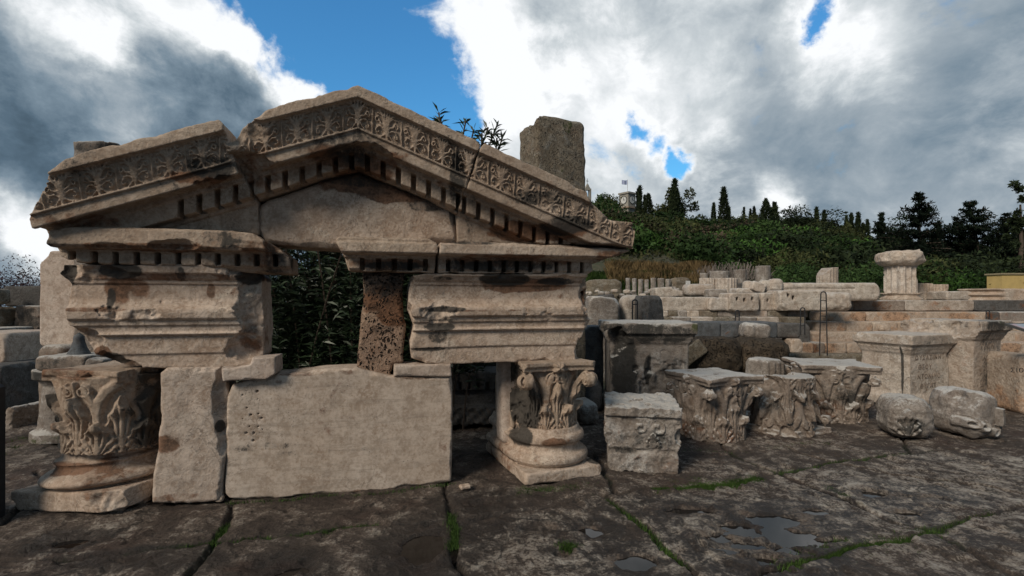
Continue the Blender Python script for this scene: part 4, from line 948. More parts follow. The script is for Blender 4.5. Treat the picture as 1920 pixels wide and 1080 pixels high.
def pud(X, Y, grow=.85):
    o = np.full(X.shape, 9.0)
    for px, py, rx, ry, dp in PUD:
        cx, cy = gxy(px, py); a = rx * cy / 960 * grow; b_ = ry * cy / (py - 560) * grow
        o = np.minimum(o, np.sqrt(((X - cx) / a) ** 2 + ((Y - cy) / b_) ** 2) + (0 if dp > .6 else .25))
    return o
ys_ = [2.25]
while ys_[-1] < 9.0: ys_.append(ys_[-1] + max(.0085, ys_[-1] * .0030))
ya = np.array(ys_); xa = np.arange(-6.6, 10.2, .0145)
X, Y = np.meshgrid(xa, ya)
n1 = p2(X, Y, 1.1, 1); n2 = p2(X, Y, 4.0, 5, 5); n3 = p2(X, Y, 18, 9, 3)
jd = pdist(X + p2(X, Y, 2.3, 41, 4) * .11, Y + p2(X, Y, 2.3, 47, 4) * .11, JG)
Hn = n1 * .022 + n2 * .022 + n3 * .011 - .020 * sstep(p2(X, Y, 7.5, 21, 3), .18, .45) + .006
jw = .010 + .012 * n2
Hh_ = Hn
pt = pud(X, Y) + n2 * .95 + n1 * .35 + n3 * .15
wz = np.exp(-(((X - 1.72) / .62) ** 2 + ((Y - 3.50) / .34) ** 2)) + .5 * np.exp(-(((X - 2.6) / .5) ** 2 + ((Y - 4.2) / .2) ** 2))
pm_ = np.maximum(sstep(pt, 1.15, .75), sstep(wz + n2 * 1.2 + n1 * .4 + n3 * .2, .80, 1.05))
Hh_ = Hh_ * (1 - pm_ * .7) - .030 * pm_ - .006 * sstep(pt, 2.2, 1.0)
# shallow worn steps in the rock along a few lines
rid = np.abs(((n1 * 2.2 + Y * .55) % 1) - .5); Hh_ += .018 * sstep(rid, .10, .0) * sstep(n2, -.3, .3)
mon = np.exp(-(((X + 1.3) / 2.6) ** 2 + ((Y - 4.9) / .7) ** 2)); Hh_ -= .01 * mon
Hh_ = np.minimum(Hh_, .034) - .012
Hh_ = np.maximum(Hh_, -.027 + .006 * n3 - .03 * pm_)
Hh_ = Hh_ + p2(X, Y, .45, 77, 2) * .012 - .040 * sstep(jd + n3 * .006, jw + .020, jw - .006) * (1 - pm_)
WATER_Z = -.033
V = np.stack([X.ravel(), Y.ravel(), Hh_.ravel()], 1)
nx_, ny_ = len(xa), len(ya)
idx = np.arange(nx_ * ny_).reshape(ny_, nx_)
Q = np.stack([idx[:-1, :-1], idx[:-1, 1:], idx[1:, 1:], idx[1:, :-1]], -1).reshape(-1, 4)
S = np.zeros((len(V), 4), dtype=np.float32)
Dd = Y
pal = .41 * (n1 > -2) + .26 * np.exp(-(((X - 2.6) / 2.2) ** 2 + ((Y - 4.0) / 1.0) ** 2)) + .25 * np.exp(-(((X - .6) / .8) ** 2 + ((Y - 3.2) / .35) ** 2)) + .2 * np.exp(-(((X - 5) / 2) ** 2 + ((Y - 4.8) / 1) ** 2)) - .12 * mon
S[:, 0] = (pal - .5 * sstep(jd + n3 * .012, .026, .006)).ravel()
S[:, 1] = np.clip(sstep(pud(X, Y, 1.5) + n2 * .4, 1.3, .8) * .35 + .45 * np.exp(-(((X + 1.6) / .25) ** 2 + ((Y - 3.05) / .12) ** 2)), 0, 1).ravel()
S[:, 2] = (sstep(jd + n2 * .06, .07, .0) * sstep(n1 + n2 * .8, -.15, .3) * .62).ravel()
jdk = sstep(jd + n3 * .012, .026, .006)
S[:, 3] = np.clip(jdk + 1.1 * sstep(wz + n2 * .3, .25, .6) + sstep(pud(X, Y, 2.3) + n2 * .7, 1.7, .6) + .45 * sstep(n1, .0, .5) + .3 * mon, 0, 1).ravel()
def pave_mat():
    m, b, p = new_mat('wet_pavement')
    v = b.n('ShaderNodeTexCoord').outputs['Object']
    at = b.n('ShaderNodeVertexColor', layer_name='st'); sep = b.n('ShaderNodeSeparateColor'); b.put(sep.inputs[0], at.outputs[0])
    pr, pg, pb, pa = sep.outputs[0], sep.outputs[1], sep.outputs[2], at.outputs[1]
    na = b.noise(v, 2.2, 9, .68, .8); nb = b.noise(b.vm('ADD', v, (5, 2, 0)), 9, 9, .7, .3); nc = b.noise(v, 55, 5, .7); nd = b.noise(b.vm('ADD', v, (1, 8, 0)), .9, 5, .6)
    c = b.mix(b.ss(na, .38, .62), (.060, .045, .036), (.145, .112, .090))
    c = b.mix(b.ss(nd, .50, .66, 0, .55), c, (.085, .052, .040))
    f = b.m('ADD', b.m('ADD', pr, b.m('MULTIPLY', b.m('SUBTRACT', na, .5), 1.7)), b.m('ADD', b.m('MULTIPLY', b.m('SUBTRACT', nb, .5), 2.0), b.m('MULTIPLY', b.m('SUBTRACT', nc, .5), 1.5)))
    c = b.mix(b.ss(f, .50, .80, 0, .9), c, (.30, .258, .215))
    c = b.mix(b.ss(f, .80, 1.1, 0, .8), c, (.46, .42, .365))
    vo = b.n('ShaderNodeTexVoronoi', feature='DISTANCE_TO_EDGE'); b.put(vo.inputs['Vector'], b.vm('ADD', v, b.vm('MULTIPLY', b.noise(v, 3, 5, .6, col=True), (.5, .5, .2)))); vo.inputs['Scale'].default_value = 1.6
    crk = b.m('MULTIPLY', b.ss(vo.outputs['Distance'], .0, .022, 1, 0), b.ss(na, .42, .55))
    c = b.mix(b.m('MULTIPLY', crk, .8), c, (.014, .012, .010))
    c = b.mix(b.ss(b.m('ADD', b.m('MULTIPLY', nb, .5), b.m('MULTIPLY', nc, .5)), .50, .40, 0, .75), c, (.022, .018, .015))
    c = b.mix(b.ss(b.m('ADD', pg, b.m('MULTIPLY', b.m('SUBTRACT', nb, .5), .9)), .25, .5, 0, .8), c, (.058, .032, .022))
    c = b.mix(b.ss(b.m('ADD', pb, b.m('MULTIPLY', b.m('SUBTRACT', nb, .5), 1.3)), .3, .6, 0, .9), c, (.028, .034, .012))
    wet = b.m('MULTIPLY', b.ss(pa, .15, .8), b.ss(f, .95, .55))
    c = b.mix(b.m('MULTIPLY', wet, .62), c, (.020, .018, .017))
    b.put(p.inputs['Base Color'], c)
    b.put(p.inputs['Roughness'], b.m('SUBTRACT', .86, b.m('MULTIPLY', wet, .44)))
    p.inputs['Specular IOR Level'].default_value = .35
    bp = b.n('ShaderNodeBump'); bp.inputs['Strength'].default_value = 1.0; bp.inputs['Distance'].default_value = .055
    b.put(bp.inputs['Height'], b.m('ADD', b.m('MULTIPLY', nb, .8), b.m('ADD', b.m('MULTIPLY', nc, .35), b.m('MULTIPLY', na, .8)))); b.put(p.inputs['Normal'], bp.outputs[0])
    return m
PAVE = pave_mat()
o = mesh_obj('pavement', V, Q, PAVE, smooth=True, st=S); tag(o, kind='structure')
# puddle water: one level sheet, cut to the hollows
wm, b, p = new_mat('puddle_water')
p.inputs['Base Color'].default_value = (.012, .010, .009, 1); p.inputs['Roughness'].default_value = .03; p.inputs['IOR'].default_value = 1.33
VV, FF = [], []
for px, py, rx, ry, dp in PUD + [(1430, 1000, 150, 62, 1), (1640, 925, 90, 20, 1)]:
    if dp < .6: continue
    cx, cy = gxy(px, py); a = rx * cy / 960 * 1.5; b_ = ry * cy / (py - 560) * 1.5; k0 = len(VV)
    zz = WATER_Z + .0004 * len(FF)
    VV += [(cx + a * math.cos(t * math.pi / 12), cy + b_ * math.sin(t * math.pi / 12), zz) for t in range(24)]; FF.append(tuple(range(k0, k0 + 24)))
tag(mesh_obj('puddle_water', VV, FF, wm), kind='structure')

def hz(x, y):
    x = np.asarray(x, dtype=float); y = np.asarray(y, dtype=float)
    z = np.full(np.broadcast(x, y).shape, -.05)
    z = z + 1.48 * sstep(y, 16.35, 16.5) * sstep(x, 1.0, 2.0) + 1.0 * sstep(y, 11, 13) * sstep(-x, 2, 4)
    z = z + 2.0 * sstep(y, 25, 34) * (1 - .55 * sstep(x, 12, 16)) * sstep(x, 0, 3)
    pxa = 960 + 960 * x / np.maximum(y, 34)
    cr = np.interp(pxa, [-400, 100, 400, 700, 1000, 1115, 1160, 1250, 1400, 1500, 1600, 1700, 1900, 2400], [-2, -1, 3, 12, 18, 19.2, 17.6, 16.7, 16.4, 15.8, 12.8, 9.8, 7, 6])
    s = np.clip((y - 36) / 74, 0, 1); s = s ** .85
    return z + (cr - 2.2) * s
def axis(segs):
    o = []
    for a, b_, st_ in segs: o += list(np.arange(a, b_, st_))
    return np.array(o)
xt = axis([(-260, -30, 8), (-30, 2, .8), (2, 22, .25), (22, 130, 1.5), (130, 420, 12)]); yt = axis([(8.9, 16, .3), (16, 17, .05), (17, 40, .4), (40, 130, 1.3), (130, 420, 12)])
X, Y = np.meshgrid(xt, yt); Z = hz(X, Y) + p2(X, Y, .5, 3, 4) * .12 + p2(X, Y, .09, 13, 3) * 1.4 * sstep(Y, 45, 70)
Z = np.where(Y > 130, Z - (Y - 130) * .12, Z)
idx = np.arange(X.size).reshape(X.shape)
tm, b, p = new_mat('hill_soil')
v = b.n('ShaderNodeTexCoord').outputs['Object']; na = b.noise(v, .35, 8, .65); nb = b.noise(v, 3, 7, .65)
b.put(p.inputs['Base Color'], b.mix(b.ss(nb, .4, .65), b.mix(b.ss(na, .4, .6), (.018, .030, .010), (.045, .048, .022)), (.085, .072, .045))); p.inputs['Roughness'].default_value = .95
o = mesh_obj('terrain', np.stack([X.ravel(), Y.ravel(), Z.ravel()], 1), np.stack([idx[:-1, :-1], idx[:-1, 1:], idx[1:, 1:], idx[1:, :-1]], -1).reshape(-1, 4), tm, smooth=True); tag(o, kind='structure')
tag(mesh_obj('ground', [(-60, -12, -.07), (60, -12, -.07), (60, 16.6, -.07), (-60, 16.6, -.07)], [(0, 1, 2, 3)], PAVE, st=[(.3, 0, 0, .3)] * 4), kind='structure')

# ================================================================ THE TERRACE RUINS
def mid(px0, py0, px1, py1, D, dep, seed, mat, label, name='marble_block', cat='marble block', **k):
    k.setdefault('rnd', .05); k.setdefault('amp', .06); k.setdefault('row', True)
    return rock(name, label, cat, px0, py0, px1, py1, D, dep, seed, mat, **k)
DK = lambda r, a=.5: localspots([((0, 0, 0), (9, 9, 9), 0, r)])
# big weathered blocks just behind the stained altar
mid(1090, 556, 1150, 620, 10.0, .7, 501, WEATH, 'grey rough slab leaning at the left of the block row', zb=-.05, tilt=5, tiltx=0)
mid(1134, 552, 1172, 620, 10.1, .6, 502, DARKS, 'dark narrow slab tilted against the rough grey slab', zb=-.05, tilt=-7)
mid(1168, 553, 1206, 620, 10.2, .5, 503, PALE, 'pale rounded block beside the dark narrow slab', zb=-.05, rnd=.16)
mid(1196, 554, 1240, 620, 9.9, .7, 504, DARKS, 'dark squared block at the right of the pale rounded block', zb=-.05, rz=20)
# dark blue-grey course
xs = [1238, 1303, 1352, 1387, 1418, 1458, 1502]
for k in range(6):
    lb = ['first', 'second', 'third', 'fourth', 'fifth', 'sixth'][k]
    mid(xs[k], 604 + (k > 4) * 3, xs[k + 1], 634, 12.0, .8, 510 + k, BLUES if k < 5 else DARKS, f'{lb} block from the left in the low blue grey course behind the stained altar', 'course_block', 'wall block', rnd=.012, amp=.012, group='blocks of the blue grey course')
mid(1398, 607, 1448, 638, 11.3, .5, 517, WEATH, 'small tilted boulder perched on the blue grey course', 'boulder', 'boulder', rnd=.15, amp=.09, tilt=6)
def conb(px0, py0, px1, py1, D, dep, seed, label, mat=ROUGHD):
    return mid(px0, py0, px1, py1, D, dep, seed, mat, label, 'rough_mass', 'rubble mass', rnd=.35, amp=.22, zb=-.1, vox=.03, namp=.05, freq=2.4)
conb(1255, 636, 1335, 700, 11.0, 1.0, 521, 'dark crumbling rubble mass with an ochre streak, left one below the blue grey course')
conb(1310, 634, 1402, 700, 10.8, .9, 522, 'dark crumbling rubble mass, middle one below the blue grey course')
conb(1394, 636, 1492, 700, 10.8, 1.0, 523, 'dark round rubble mass, right one below the blue grey course')
mid(1272, 636, 1345, 690, 10.75, .12, 524, CONG, 'ochre band of loose rubble slanting across the dark masses', 'rubble_band', 'rubble', rnd=.05, amp=.06, tilt=-38, vox=.022, mod=lambda G, ax, d: np.maximum(d, np.abs(G[2] - .3) - .16))
mid(1485, 690, 1528, 706, 9.5, .4, 525, WEATH, 'pale wedge of stone lying beyond the wide dark capital', 'rubble_stone', 'stone', rnd=.06, amp=.05, tilt=12)
mid(1484, 636, 1506, 662, 11.8, .5, 526, STEPM, 'small pale squared block at the foot of the steps', rnd=.02, amp=.02)
# two rough courses of the terrace wall
for row, (y0, y1, D, xs) in enumerate(((582.5, 594.5, 14.3, (1238, 1254, 1271, 1289, 1312, 1346, 1388, 1440, 1478, 1516)), (594.5, 607, 13.9, (1236, 1262, 1296, 1338, 1378, 1420, 1462, 1512)))):
    for k in range(len(xs) - 1):
        mid(xs[k], y0, xs[k + 1] - .5, y1, D, .9, 530 + row * 20 + k, (PALE, CONG, WEATH)[(k * 7 + row) % 3], 'rough stone of the %s course of the terrace wall, number %d from the left' % (('upper', 'lower')[row], k + 1), 'course_block', 'wall block', rnd=.03, amp=.03, group='rough courses of the terrace wall')
mid(1236, 606, 1520, 660, 13.7, .8, 556, DARKS, 'dark rubble footing under the terrace wall', 'wall_footing', 'wall', zb=-.1, amp=.06)
# marble pieces lying on the terrace edge
mid(1231, 557, 1346, 583, 14.4, .8, 560, PALE, 'long pale moulded block, leftmost on the terrace edge', rnd=.03, amp=.04, rz=3)
mid(1330, 558, 1386, 583, 14.2, .8, 561, PALE, 'sloping pale block next to the long moulded block', rnd=.06, amp=.10, tilt=3, chips=[((.4, -.3, .5), (.3, .5, .22))])
def holes(lst):
    def f(G, ax, d):
        for x, z in lst: d = np.maximum(d, -np.maximum(np.maximum(np.abs(G[0] - x) - .03, np.abs(G[2] - z) - .05), G[1] + .2))
        return d
    return f
mid(1368, 549, 1424, 583, 14.1, .8, 562, PALE, 'pale block with small square holes, left of a pair on the terrace edge', rnd=.04, amp=.05, mod=holes([(-.2, .33), (.0, .30), (.22, .34)]))
mid(1420, 549, 1460, 583, 14.3, .8, 563, PALE, 'pale block with a square hole and dark broken side, right of the pair', rnd=.04, amp=.07, mod=holes([(-.1, .3), (.12, .34)]), rz=14)
mid(1463, 544, 1552, 583, 14.0, .8, 564, PALE, 'pale block with two cut holes and wavy top, below the long beam', rnd=.05, amp=.07, mod=holes([(-.42, .42), (-.28, .36)]))
mid(1544, 548, 1602, 583, 14.0, .8, 565, PALE, 'bulging broken block at the right of the block with a wavy top', rnd=.16, amp=.12)
mid(1466, 530, 1653, 564, 15.2, .9, 566, PALE, 'very long pale marble beam with rounded right end and groove', 'marble_beam', 'marble beam', rnd=.10, amp=.05, mod=lambda G, ax, d: np.maximum(d, -np.maximum(np.abs(G[2] - .36) - .015, np.maximum(G[1] + .42, G[0] - .7))))
mid(1230, 538, 1282, 558, 15.6, .7, 567, PALE, 'pale stone with a pointed ridge on the terrace', rnd=.05, amp=.08, tilt=-4, chips=[((.45, -.3, .32), (.3, .5, .14))])
mid(1291, 532, 1344, 556, 15.4, .7, 568, PALE, 'big rounded pale boulder left of the small grey block', 'boulder', 'boulder', rnd=.19, amp=.07)
mid(1330, 542, 1364, 558, 15.0, .5, 569, WEATH, 'small squared grey block in front of the fluted drums', rnd=.02, amp=.02)
mid(1382, 540, 1424, 551, 15.2, .6, 570, PALE, 'low pale lump under the broken carved pieces', 'rubble_stone', 'stone', rnd=.06, amp=.05)
mid(1398, 526, 1415, 545, 15.3, .3, 571, PALE, 'small rounded pale stone at the left of the carved pieces', 'rubble_stone', 'stone', rnd=.12, amp=.05)
mid(1407, 529, 1434, 547, 15.1, .3, 572, PALE, 'tilted pale fragment between the rounded stones', 'rubble_stone', 'stone', rnd=.05, amp=.08, tilt=20)
mid(1428, 525, 1449, 548, 15.2, .3, 573, PALE, 'narrow waisted pale stone beside the ball shaped stone', 'rubble_stone', 'stone', rnd=.10, amp=.05)
mid(1447, 522, 1472, 548, 15.1, .4, 574, PALE, 'smooth ball shaped pale stone', 'rubble_stone', 'stone', rnd=.19, amp=.02)
# fluted drums
def drum(px0, py0, px1, py1, D, seed, label, mat=PALE, nf=20, rm=.0, name='column_drum', cut=None, fl=.014, **k):
    R_ = D / 960 * (px1 - px0) / 2; sh_ = ((px0 + px1) / 2 - 960) * R_ / D; px0 += sh_; px1 += sh_
    def md(G, ax, d):
        th = np.arctan2(G[1], G[0]); d = np.maximum(d, np.sqrt(G[0] ** 2 + G[1] ** 2) - R_ + fl * np.abs(np.sin(th * nf / 2)) ** .7 * (1 + rm))
        if cut: d = np.maximum(d, cut(G))
        return d
    return mid(px0, py0, px1, py1, D, 2 * R_, seed, mat, label, name, 'column drum', mod=md, rnd=.02, amp=k.pop('amp', .04), vox=k.pop('vox', max(.016, D * .001)), **k)
drum(1311, 521, 1345, 552, 17.5, 580, 'fluted column drum standing behind the big rounded boulder', zb=1.4, fl=.035)
drum(1342, 521, 1383, 562, 17.0, 581, 'wider fluted column drum, right neighbour of the standing drum', zb=1.4, fl=.035)
drum(1331, 508, 1367, 530, 21, 582, 'grey weathered drum stub behind the fluted drums', WEATH, zb=1.45)
drum(1312, 512, 1328, 530, 21, 583, 'small grey drum stub, left of the weathered one', WEATH, zb=1.45)
drum(1376, 505, 1400, 540, 21, 584, 'dark weathered column stump right of the grey drum stubs', WEATH, zb=1.45)
drum(1417, 498, 1444, 540, 21, 585, 'tall pale grey column stump with mossy top', WEATH, zb=1.45)
mid(1396, 530, 1418, 548, 16.5, .6, 586, DARKS, 'dark brown block between the drums and the carved pieces', zb=1.4)
drum(1532, 501, 1570, 545, 18, 587, 'fluted column stump cut off at a slant', zb=1.4, fl=.035, cut=lambda G: (G[2] - (.9 + (G[0] + .35) * 1.0) * 1.0) * .7 - .05)
sh = drum(1661, 494, 1716, 552, 16.6, 588, 'tall fluted column shaft carrying a battered capital', name='fluted_column', fl=.085, amp=.05, nf=16, chips=[((.45, -.3, .7), (.18, .2, .35))])
def capst(G, ax, d):
    X, Y, Z = G; rr = np.interp(ax[2], [0, .07, .16, .30, .42, .48], [.46, .58, .66, .67, .64, .55]).astype(np.float32)[None, None, :]
    return np.maximum(np.sqrt(X * X + Y * Y) - rr, np.abs(Z - .235) - .225) + fbm(G, 4, 590, 4) * .09
mid(1678, 470, 1751, 497, 16.45, 1.25, 589, STEPM, 'battered round capital resting on the tall fluted shaft', 'worn_capital', 'column capital', mod=capst, vox=.022)
mid(1681, 549, 1746, 564, 16.5, 1.1, 590, STEPM, 'round moulded pedestal under the tall fluted shaft', 'pedestal', 'column base', zb=1.47, mod=lambda G, ax, d: np.maximum(d, np.sqrt(G[0] ** 2 + G[1] ** 2) - .55 + .05 * np.cos(G[2] * 28)), vox=.02)
drum(1714, 531, 1746, 563, 17.6, 591, 'fluted drum just right of the tall fluted column', STEPM, fl=.035)
drum(1745, 533, 1775, 563, 17.4, 592, 'fluted drum with rounded top, second right of the tall column', STEPM, fl=.035)
mid(1776, 546, 1842, 563, 16.8, .9, 593, PALE, 'low pale slab right of the two fluted drums', rnd=.05)
mid(1836, 541, 1990, 557, 16.4, 1.2, 594, STEPM, 'wide round moulded stone disc at the right edge', 'moulded_disc', 'carved stone', zb=1.47, mod=lambda G, ax, d: np.maximum(d, np.sqrt(G[0] ** 2 + (G[1] * 2) ** 2) - 1.32 + .07 * np.cos(G[2] * 36)), vox=.022)
# wall of small fluted stumps further back
xs = (1172, 1184, 1196, 1207, 1219, 1232, 1247, 1258)
for k in range(7):
    drum(xs[k], 521 + (k * 5) % 4, xs[k + 1] - .5, 552, 24, 600 + k, 'weathered fluted stump in the far row of stumps below the dry grass', WEATH, zb=1.45, fl=.05, nf=14, group='far row of fluted stumps')
mid(1262, 520, 1296, 556, 24, .8, 608, CONG, 'heap of small brown rubble right of the far row of stumps', 'rubble_heap', 'rubble', rnd=.2, amp=.2, zb=1.4)
mid(1100, 524, 1168, 560, 24, 1, 609, CONG, 'brown rubble bank left of the far row of stumps', 'rubble_heap', 'rubble', rnd=.3, amp=.25, zb=1.2)
for k in range(16):
    px = 1092 + random.random() * 175; py = 546 + random.random() * 10; s_ = 5 + random.random() * 9
    mid(px, py - s_ * .5, px + s_, py + 2, 17 + random.random() * 4, .4, 620 + k, (PALE, WEATH)[k % 2], 'small pale rubble stone scattered on the terrace left of the pointed stone', 'rubble_stone', 'stone', rnd=.08, amp=.08, group='rubble stones on the terrace', vox=.03)
s1 = mesh_obj('notice_plate', [(-.05, 0, 0), (.05, 0, 0), (.05, .03, 0), (-.05, .03, 0), (-.05, 0, .6), (.05, 0, .6), (.05, .03, .6), (-.05, .03, .6)], [(0, 1, 5, 4), (1, 2, 6, 5), (2, 3, 7, 6), (3, 0, 4, 7), (4, 5, 6, 7)], plain_mat('brown_post', (.12, .08, .06)), None, (17.0 * (1290 - 960) / 960, 17.0, 1.45))
tag(s1, 'small brown post with a white plate, among the terrace stones', 'sign')
pl_ = mesh_obj('plate', [(-.07, -.02, .6), (.07, -.02, .6), (.07, .02, .6), (-.07, .02, .6), (-.07, -.02, .74), (.07, -.02, .74), (.07, .02, .74), (-.07, .02, .74)], [(0, 1, 5, 4), (1, 2, 6, 5), (2, 3, 7, 6), (3, 0, 4, 7), (4, 5, 6, 7), (0, 3, 2, 1)], plain_mat('white_plate', (.6, .6, .58)), s1)
s1.name = 'small_sign'
# steps of the sanctuary at the right: every block of every course
COURS = [(563, 583, 15.9, [(1601, 1698, WEATHB), (1696, 1828, PALE), (1828, 1990, DARKS)], 'stylobate'),
         (585, 603.5, 15.2, [(1553, 1625, STEPM), (1625, 1738, STEPM), (1738, 1853, STEPM), (1853, 1876, DARKS), (1876, 2000, WEATH)], 'top step'),
         (603.5, 623, 14.6, [(1530, 1588, STEPM), (1588, 1638, STEPM), (1638, 1684, STEPM), (1684, 1760, STEPM), (1760, 1860, STEPM), (1860, 2000, STEPM)], 'second step'),
         (623, 643, 14.0, [(1509, 1602, STEPM), (1602, 1700, STEPM), (1700, 1800, STEPM), (1800, 1905, STEPM), (1905, 2010, STEPM)], 'third step'),
         (643, 664, 13.4, [(1487, 1527, STEPM), (1527, 1549, WEATHB), (1549, 1590, STEPM), (1590, 1700, STEPM), (1700, 1840, STEPM), (1840, 2000, STEPM)], 'lowest step')]
ORD = ['first', 'second', 'third', 'fourth', 'fifth', 'sixth']
for r_, (y0, y1, D, bl, nm) in enumerate(COURS):
    for k, (a, b_, mt) in enumerate(bl):
        rs = .25 if (k * 3 + r_) % 3 == 1 else .05
        mid(a, y0, b_ - .6, y1, D, 1.0, 650 + r_ * 10 + k, mt, f'{ORD[k]} block from the left in the {nm} of the stone staircase', 'step_block', 'step block', rnd=.014, amp=.02, vox=.022,
            st=localspots([((random.uniform(-.5, .5), -.5, .15), (.5, .3, .2), 1, .30 + rs), ((0, -.5, 0), (2, .3, .03), 0, .3)], (.0, rs, 0)), group=f'blocks of the {nm}', zb=None)
mid(1480, 664, 1990, 700, 13.1, 3.0, 690, CONG, 'rough rubble footing under the lowest stair step', 'wall_footing', 'wall', zb=-.1, amp=.08)
mid(1652, 608, 1672, 622, 14.45, .25, 691, STEPM, 'small curled stone fragment standing on the third step', 'rubble_stone', 'stone', rnd=.08, amp=.06)
# metal frames (black bent rods)
MET = plain_mat('black_metal', (.02, .02, .022), .5)
def tube(pts, r, n=6):
    V, F_ = [], []
    pts = [Vector(p) for p in pts]
    for i, p in enumerate(pts):
        t = (pts[min(i + 1, len(pts) - 1)] - pts[max(i - 1, 0)]).normalized()
        a = t.cross(Vector((.3, .9, .1))).normalized(); b_ = t.cross(a)
        for k in range(n):
            an = 2 * math.pi * k / n; V.append(tuple(p + a * (r * math.cos(an)) + b_ * (r * math.sin(an))))
    for i in range(len(pts) - 1):
        for k in range(n): F_.append((i * n + k, i * n + (k + 1) % n, (i + 1) * n + (k + 1) % n, (i + 1) * n + k))
    F_ += [tuple(range(n))[::-1], tuple(range((len(pts) - 1) * n, len(pts) * n))]
    return V, F_
def joinp(parts):
    V, F_ = [], []
    for v, f in parts:
        k = len(V); V += v; F_ += [tuple(i + k for i in q) for q in f]
    return V, F_
def frame(px0, px1, py0, py1, D, label, rungs=(.25, .75), lean=0):
    k = D / 960; w_ = k * (px1 - px0) / 2; h = k * (py1 - py0); z0 = CH + k * (560 - py1)
    root = empty('metal_frame', (k * ((px0 + px1) / 2 - 960), D, z0), 0, label, 'metal frame')
    arch = [(-w_ - lean, 0, 0), (-w_, 0, h - w_)] + [(-w_ * math.cos(a), 0, h - w_ + w_ * math.sin(a)) for a in (.4, .8, 1.2, 1.57, 1.95, 2.35, 2.75)] + [(w_, 0, h - w_), (w_ + lean, 0, 0)]
    v, f = tube(arch, .014); mesh_obj('bent_rod', v, f, MET, root)
    for q in rungs:
        v, f = tube([(-w_, 0, h * q), (w_, 0, h * q)], .010); mesh_obj('rung', v, f, MET, root)
frame(1539, 1549, 547, 667, 12.9, 'tall black bent metal frame standing before the stone steps', (.52, .62, .70, .86), .03)
frame(1501, 1509, 577, 628, 12.6, 'low black metal frame left of the tall one', (.35, .8))
frame(1186, 1195, 562, 606, 9.7, 'black bent metal hoop before the dark squared block', (.8,))
frame(1379, 1386, 582, 606, 13.0, 'short black metal frame against the terrace wall', (.5,))
frame(1849, 1855, 582, 604, 15.0, 'small black metal frame on the top step at the right', (.4, .7))
# tilted information board at the right edge
ib = empty('information_board', (6.75, 6.75, 0), 0, 'tilted information board with pale blue and pink panel at the right edge', 'information board')
def boxv(x0, x1, y0, y1, z0, z1): return [(x, y, z) for x in (x0, x1) for y in (y0, y1) for z in (z0, z1)], [(0, 1, 3, 2), (4, 6, 7, 5), (0, 4, 5, 1), (2, 3, 7, 6), (0, 2, 6, 4), (1, 5, 7, 3)]
A0 = Vector((6.8 * (1884 - 960) / 960 - 6.75, .05, CH - 46 / 960 * 6.8)); e1 = Vector((.95, .12, .0)); e2 = Vector((.42, -.62, -.30)); nn_ = e2.cross(e1).normalized(); nn_ = nn_ if nn_.z > 0 else -nn_
def board(a, b_, c_, d_, t0, t1):
    q = [A0 + e1 * u + e2 * v for u, v in ((a, c_), (b_, c_), (b_, d_), (a, d_))]
    return [tuple(p + nn_ * t0) for p in q] + [tuple(p + nn_ * t1) for p in q], [(3, 2, 1, 0), (4, 5, 6, 7), (0, 1, 5, 4), (1, 2, 6, 5), (2, 3, 7, 6), (3, 0, 4, 7)]
mm = board(0, 1, 0, 1, -.03, 0); fr = mesh_obj('board_frame', mm[0], mm[1], plain_mat('dark_frame', (.06, .06, .06), .5), ib)
pm2, b, p = new_mat('printed_panel'); v = b.n('ShaderNodeTexCoord').outputs['Object']; nn = b.noise(v, 5, 2, .5)
b.put(p.inputs['Base Color'], b.mix(b.ss(nn, .42, .6), (.26, .32, .38), (.40, .30, .33))); p.inputs['Roughness'].default_value = .35
mm = board(.03, .97, .04, .96, .001, .004); mesh_obj('printed_panel', mm[0], mm[1], pm2, ib)
v, f = tube([(.55, -.1, 0), (.55, -.1, 1.1)], .03); mesh_obj('leg', v, f, MET, ib)
# yellow building beyond the ruins
yb = empty('yellow_building', (27.55, 28, 1.0), 0, 'low yellow building with flat roof beyond the ruins at the right edge', 'building')
v, f = boxv(-.75, 6, 0, .9, -1, 1.92); mesh_obj('wall', v, f, plain_mat('yellow_plaster', (.52, .38, .15), .9, 0, .08, 3), yb)
v, f = boxv(-.82, 6.1, -.07, .97, 1.92, 2.0); mesh_obj('roof', v, f, plain_mat('roof_edge', (.30, .25, .16), .9), yb)
# ================================================================ VEGETATION
def leaf_mat(name, A, B, rough=.6, spec=.3, scale=1.5):
    m, b, p = new_mat(name)
    g = b.n('ShaderNodeNewGeometry'); rn = g.outputs['Random Per Island']
    v = b.n('ShaderNodeTexCoord').outputs['Object']; n = b.noise(v, scale, 4, .6)
    rno = b.n('ShaderNodeObjectInfo').outputs['Random']; c = b.mix(rn, A, B); c = b.mix(b.ss(rno, 0, .6, .55, 0), c, tuple(x * .4 for x in A)); c = b.mix(b.ss(rno, .7, 1, 0, .5), c, tuple(x * 1.5 for x in B)); c = b.mix(b.ss(n, .35, .65, 0, .6), c, tuple(x * .5 for x in A))
    b.put(p.inputs['Base Color'], c); p.inputs['Roughness'].default_value = rough; p.inputs['Specular IOR Level'].default_value = spec
    return m
OLE = leaf_mat('oleander_leaf', (0.029, 0.052, 0.026), (0.065, 0.111, 0.049), .45, .45, 2.5)
CYP = leaf_mat('cypress_leaf', (0.015, 0.024, 0.012), (0.036, 0.051, 0.021), .8, .1)
CON = leaf_mat('conifer_needle', (0.006, 0.012, 0.008), (0.015, 0.025, 0.013), .85, .1, .6)
G1m = leaf_mat('bush_dark', (0.023, 0.046, 0.017), (0.050, 0.091, 0.027), .8, .1, .6)
G2m = leaf_mat('bush_olive', (0.045, 0.058, 0.022), (0.096, 0.106, 0.042), .8, .1, .6)
G3m = leaf_mat('bush_bright', (0.050, 0.113, 0.026), (0.103, 0.217, 0.046), .8, .1, .6)
